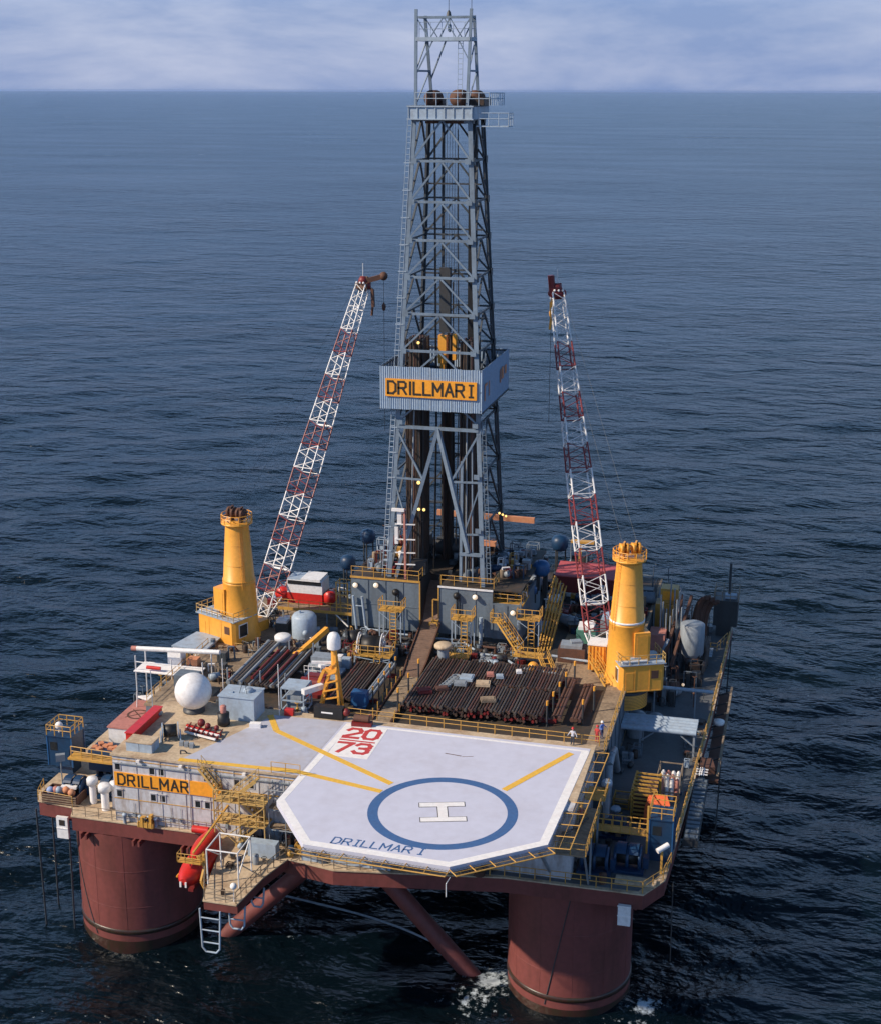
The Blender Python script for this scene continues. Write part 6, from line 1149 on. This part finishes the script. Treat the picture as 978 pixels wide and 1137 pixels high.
def clutter(t, x0, x1, y0, y1, z, n, cols, hmax=1.8, smax=1.2, skip=None):
    """small deck gear, each piece of its own: skids, drums, hand wheels, pipe loops, frames, lockers"""
    for k in range(n):
        x, y = rnd.uniform(x0, x1), rnd.uniform(y0, y1)
        if skip and skip(x, y): continue
        c = rnd.choice(cols); kd = rnd.random(); a = rnd.choice((0, 0, 0, .2, -.3)); s_ = rnd.uniform(.3, smax); h = rnd.uniform(.3, hmax); b = MB()
        if kd < .2:
            w2 = s_ * rnd.uniform(.6, 1.4); b.cbox(x, y, z, s_, w2, h * .7, a).cbox(x, y, z + h * .7, s_ * 1.06, w2 * 1.06, .05, a)
            for q in (-.3, 0, .3): b.cbox(x + q * s_ * math.cos(a), y + q * s_ * math.sin(a), z, .05, w2 + .06, h * .7, a)
            nm = 'locker'
        elif kd < .36:
            r_ = s_ * .45; T = Matrix.Translation((x, y, z + r_ + .12)) @ Matrix.Rotation(rnd.uniform(0, 3), 4, 'Z') @ Matrix.Rotation(R(90), 4, 'Y'); b.T = T
            b.lathe([(.01, -s_ * .7), (r_, -s_ * .65), (r_, s_ * .65), (.01, s_ * .7)], n=12).lathe([(r_ * 1.15, -.05), (r_ * 1.15, .05), (r_, .06)], n=12); nm = 'pump'
        elif kd < .52:
            p = [(x, y, z), (x, y, z + h), (x + s_, y + rnd.uniform(-.5, .5), z + h), (x + s_, y + .4, z)]; b.path(p, rnd.uniform(.04, .11), 6); nm = 'pipe_loop'
        elif kd < .64: b.lathe([(.28, 0), (.3, .05), (.3, .85), (.27, .9), (.01, .9)], (x, y, z), 12); nm = 'drum'
        elif kd < .78:
            for px in (0, s_):
                for py in (0, s_): b.beam((x + px, y + py, z), (x + px, y + py, z + h), .07)
            for q in (.1, h):
                b.beam((x, y, z + q), (x + s_, y, z + q), .07); b.beam((x, y + s_, z + q), (x + s_, y + s_, z + q), .07); b.beam((x, y, z + q), (x, y + s_, z + q), .07); b.beam((x + s_, y, z + q), (x + s_, y + s_, z + q), .07)
            b.cbox(x + s_ / 2, y + s_ / 2, z + .1, s_ * .7, s_ * .7, h * .55); nm = 'framed_skid'
        elif kd < .9:
            b.tube((x, y, z), (x, y, z + h * 1.3), .06, n=6).lathe([(.22, h * 1.3), (.28, h * 1.3 + .04), (.22, h * 1.3 + .08)], (x, y, z), 10).sphere((x, y, z + h * .6), .18, 8, 6); nm = 'valve'
        else:
            for q in range(4): b.ring((x, y), .25, .5, z + q * .12, z + q * .12 + .1, 12)
            nm = 'hose_coil'
        part(t, nm, b, c)
DK = ['dsteel', 'dsteel', 'rust', 'pipe1', 'bsteel', 'subgrey', 'greypipe']; MX = DK + ['greypipe', 'ltgrey', 'tan', 'yellow', 'dred', 'lwhite', 'dblue', 'rust']
fl = thing('drill_floor_machinery', 'crowd of dark machinery and fittings on top of the drill floor beside the derrick', 'machinery', (-10, 50, 27))
clutter(fl, -21.3, -17.6, 43.5, 56, 26.91, 55, MX, 2.2); clutter(fl, -17, -13.8, 43, 56, 26.91, 26, DK, 1.5); clutter(fl, -10.6, -6, 43.4, 56, 26.61, 34, DK, 1.6); clutter(fl, -6, -2.2, 46, 56, 26.61, 55, MX, 2.0); clutter(fl, -4.6, -1.8, 42.8, 45.5, 25.0, 14, MX, .9, .8)
clutter(fl, -13.4, -11, 48, 56, 26.91, 14, DK, 2.2)
bk = thing('aft_deck_machinery', 'dark machinery and tanks spread over the deck behind the derrick', 'machinery', (-12, 66, 20))
clutter(bk, -23.5, 11, 58.5, 69, 20.02, 130, DK + ['tan'], 4.2, 2.2, lambda x, y: -1.5 < x < 8.5 and y < 65.5); clutter(bk, -1, 11, 47, 60, 20.02, 90, MX, 1.8, 1.5)
clutter(bk, -35.5, -22, 47.6, 53.6, 20.02, 50, MX, 1.9, 1.4)
rs_ = thing('side_deck_machinery', 'dark pumps and pipework along the shaded right side deck', 'machinery', (15, 50, 14))
clutter(rs_, 11.9, 18.2, 43, 70, 14.04, 95, DK + ['greypipe', 'rust'], 3.2, 1.6); clutter(rs_, 11.9, 13.6, 24, 42, 14.04, 22, DK, 1.8, 1.0); clutter(rs_, 17.6, 19.4, 20, 42, 14.04, 16, MX, .9, .8); clutter(rs_, 4, 11, 4, 7.5, 14.04, 20, DK + ['greypipe'], 1.2, .8); clutter(rs_, 11.6, 14, 9.8, 16, 14.04, 14, MX, .9, .8)
lf = thing('left_deck_machinery', 'dark pumps and pipework along the left side deck below the crane', 'machinery', (-38, 30, 14))
clutter(lf, -41.5, -36.6, 21.5, 54, 14.02, 80, MX, 4.2, 1.6); clutter(lf, -36.8, -33.6, 13.5, 16.4, 14.02, 8, MX, 2.5, 1.0)
dkk = thing('loose_deck_gear', 'small drums, valves and skids scattered round the racks on the tan deck', 'deck gear', (-20, 30, 20))
clutter(dkk, -35.6, -29.8, 20.5, 46, 20.01, 60, MX, 1.6, 1.1, lambda x, y: (x + 33.7) ** 2 + (y - 37.5) ** 2 < 12); clutter(dkk, -29, -22.6, 34.4, 41.6, 20.02, 26, MX, 1.2, .9, lambda x, y: (x + 26.2) ** 2 + (y - 38.4) ** 2 < 4)
clutter(dkk, -22.2, -18.2, 30.6, 41, 20.02, 44, MX, 1.7, 1.1); clutter(dkk, -33, -13, 16.9, 18.6, 20.01, 26, MX, .9, .8); clutter(dkk, 6.8, 10.8, 33.6, 46, 20.01, 24, MX, 1.0, .9, lambda x, y: (x - 11.2) ** 2 + (y - 35.5) ** 2 < 12)
clutter(dkk, -22, 0, 34.6, 41, 20.03, 110, DK + ['greypipe', 'ltgrey', 'rust', 'dred'], 1.5, 1.0, lambda x, y: -13.6 < x < -10)
rg_ = thing('roof_fittings', 'small vents, boxes and pipes standing about on the beige roof', 'roof fittings', (-28, 10, 21))
clutter(rg_, -32.6, -22.4, 3.9, 16.2, 21.01, 16, ['greypipe', 'ltgrey', 'rust', 'lwhite', 'dsteel'], .45, .5, lambda x, y: (x + 29.4) ** 2 + (y - 14.3) ** 2 < 5 or x + y * .5 > -23.6)
bs_ = thing('boat_station_gear', 'lockers, valves and pipes on the walkway round the stair tower', 'deck gear', (-16, 2, 14))
clutter(bs_, -20.8, -10.5, .9, 3.1, 14.02, 26, MX, 1.6, .8); clutter(bs_, -19.8, -16.4, -6.8, 0, 14.02, 6, MX, .8, .6); clutter(bs_, -10, 4, 2.0, 3.2, 14.04, 14, DK, 1.2, .8)
# derrick base gear
t = thing('standpipe_manifold', 'white lamp post rack standing by the left front derrick leg', 'frame', (-15.4, 42.6, 26.9)); part(t, 'post', MB().beam((-15.2, 42.5, 26.9), (-15.3, 42.5, 35.3), .22), 'pink'); b = MB()
for z in (28.6, 30.0, 31.6, 33.4): b.beam((-16.4, 42.5, z), (-14.0, 42.5, z + .1), .12)
b.cbox(-15.9, 42.7, 33.4, .5, .4, 1.6); b.cbox(-16.3, 42.8, 31, .4, .4, 2.0); part(t, 'cross_bar', b, 'white'); part(t, 'lamp_head', MB().cbox(-16.0, 42.4, 35.0, 1.5, .4, .3), 'lwhite')
solo('orange_box', MB().cbox(-6.2, 46, 30.6, 1.6, .8, .5), 'orng', 'orange box fixed inside the lower right part of the derrick', 'box')

# ---------------- people ----------------
def person(x, y, z, ang, mtop, mleg, lab, arm=0., hat='lwhite'):
    t = thing('person', lab, 'person', (x, y, z)); T = Matrix.Translation((x, y, z)) @ Matrix.Rotation(ang, 4, 'Z')
    J = {'pel': (0, 0, .95, .15), 'waist': (0, 0, 1.12, .135), 'chest': (0, .01, 1.34, .165), 'neck': (0, 0, 1.5, .06), 'h1': (0, -.01, 1.6, .085), 'h2': (0, 0, 1.70, .095), 'h3': (0, 0, 1.77, .06)}
    E = [('pel', 'waist'), ('waist', 'chest'), ('chest', 'neck'), ('neck', 'h1'), ('h1', 'h2'), ('h2', 'h3')]
    for s, n_ in ((-1, 'l'), (1, 'r')):
        J[n_ + 'hip'] = (s * .1, 0, .88, .1); J[n_ + 'kn'] = (s * .12, -.03, .5, .07); J[n_ + 'an'] = (s * .13, .02, .1, .05); J[n_ + 'to'] = (s * .14, -.14, .05, .045)
        J[n_ + 'sh'] = (s * .2, 0, 1.42, .075); J[n_ + 'el'] = (s * (.27 + arm * .2), -.02, 1.15 + arm * .15, .05); J[n_ + 'wr'] = (s * (.28 + arm * .45), -.12, .92 + arm * .35, .035); J[n_ + 'ha'] = (s * (.28 + arm * .55), -.15, .83 + arm * .4, .04)
        E += [('pel', n_ + 'hip'), (n_ + 'hip', n_ + 'kn'), (n_ + 'kn', n_ + 'an'), (n_ + 'an', n_ + 'to'), ('chest', n_ + 'sh'), (n_ + 'sh', n_ + 'el'), (n_ + 'el', n_ + 'wr'), (n_ + 'wr', n_ + 'ha')]
    ks = list(J); me = bpy.data.meshes.new('body')
    o0 = off[t.name]
    me.from_pydata([tuple((T @ Vector(J[k][:3])) - o0) for k in ks], [(ks.index(a), ks.index(c)) for a, c in E], [])
    o = bpy.data.objects.new('body', me); link(o, t); off[o.name] = o0
    sk = o.modifiers.new('skin', 'SKIN')
    for i, k in enumerate(ks): me.skin_vertices[0].data[i].radius = (J[k][3],) * 2
    me.skin_vertices[0].data[0].use_root = True
    su = o.modifiers.new('sub', 'SUBSURF'); su.levels = su.render_levels = 1
    # colour by height: skin above the neck, top, trousers
    m = bpy.data.materials.new('work_clothes'); m.use_nodes = True; n = m.node_tree.nodes; l = m.node_tree.links
    g = n.new('ShaderNodeNewGeometry'); sp = n.new('ShaderNodeSeparateXYZ'); l.new(g.outputs['Position'], sp.inputs[0])
    mr = n.new('ShaderNodeMapRange'); mr.inputs['From Min'].default_value = z; mr.inputs['From Max'].default_value = z + 2; l.new(sp.outputs[2], mr.inputs['Value'])
    rp_ = n.new('ShaderNodeValToRGB'); rp_.color_ramp.interpolation = 'CONSTANT'; e = rp_.color_ramp.elements
    e[0].position = 0; e[0].color = (*mleg, 1); e[1].position = .48; e[1].color = (*mtop, 1); q = e.new(.76); q.color = (.42, .24, .17, 1)
    l.new(mr.outputs[0], rp_.inputs[0]); l.new(rp_.outputs[0], n['Principled BSDF'].inputs['Base Color']); n['Principled BSDF'].inputs['Roughness'].default_value = .85
    me.materials.append(m)
    part(t, 'hard_hat', MB(T).lathe([(.16, 1.72), (.15, 1.74), (.125, 1.8), (.09, 1.87), (.01, 1.9)], n=14), hat)
person(8.7, 15.95, 21.02, R(-10), (.55, .55, .6), (.03, .04, .06), 'person in a white top and red hard hat on the helideck back edge', .35, 'red')
person(10.6, 19.2, 20.01, R(160), (.5, .05, .05), (.5, .05, .05), 'person in red overalls beside the main deck railing', 0, 'red')
person(10.9, 20.3, 20.01, R(60), (.12, .22, .6), (.04, .06, .15), 'person in a blue shirt standing behind the red overalls', .5, 'lwhite')
person(11.3, 5.0, 18.76, R(30), (.35, .08, .06), (.05, .05, .06), 'person in dark clothes on the fuelling platform right of the helideck', .3, 'yellow')

# ---------------- haze ----------------
hm = bpy.data.materials.new('sea_haze'); hm.use_nodes = True; n_ = hm.node_tree.nodes
n_.remove(n_['Principled BSDF']); pv = n_.new('ShaderNodeVolumePrincipled'); pv.inputs['Density'].default_value = 1.3e-5; pv.inputs['Color'].default_value = (.48, .66, 1, 1); pv.inputs['Anisotropy'].default_value = .2
hm.node_tree.links.new(pv.outputs[0], n_['Material Output'].inputs['Volume'])
HZ = 95000.
hz = part(None, 'haze', MB().box(-HZ, HZ, -HZ, HZ, -15.2, 95.5), hm, kind='stuff')
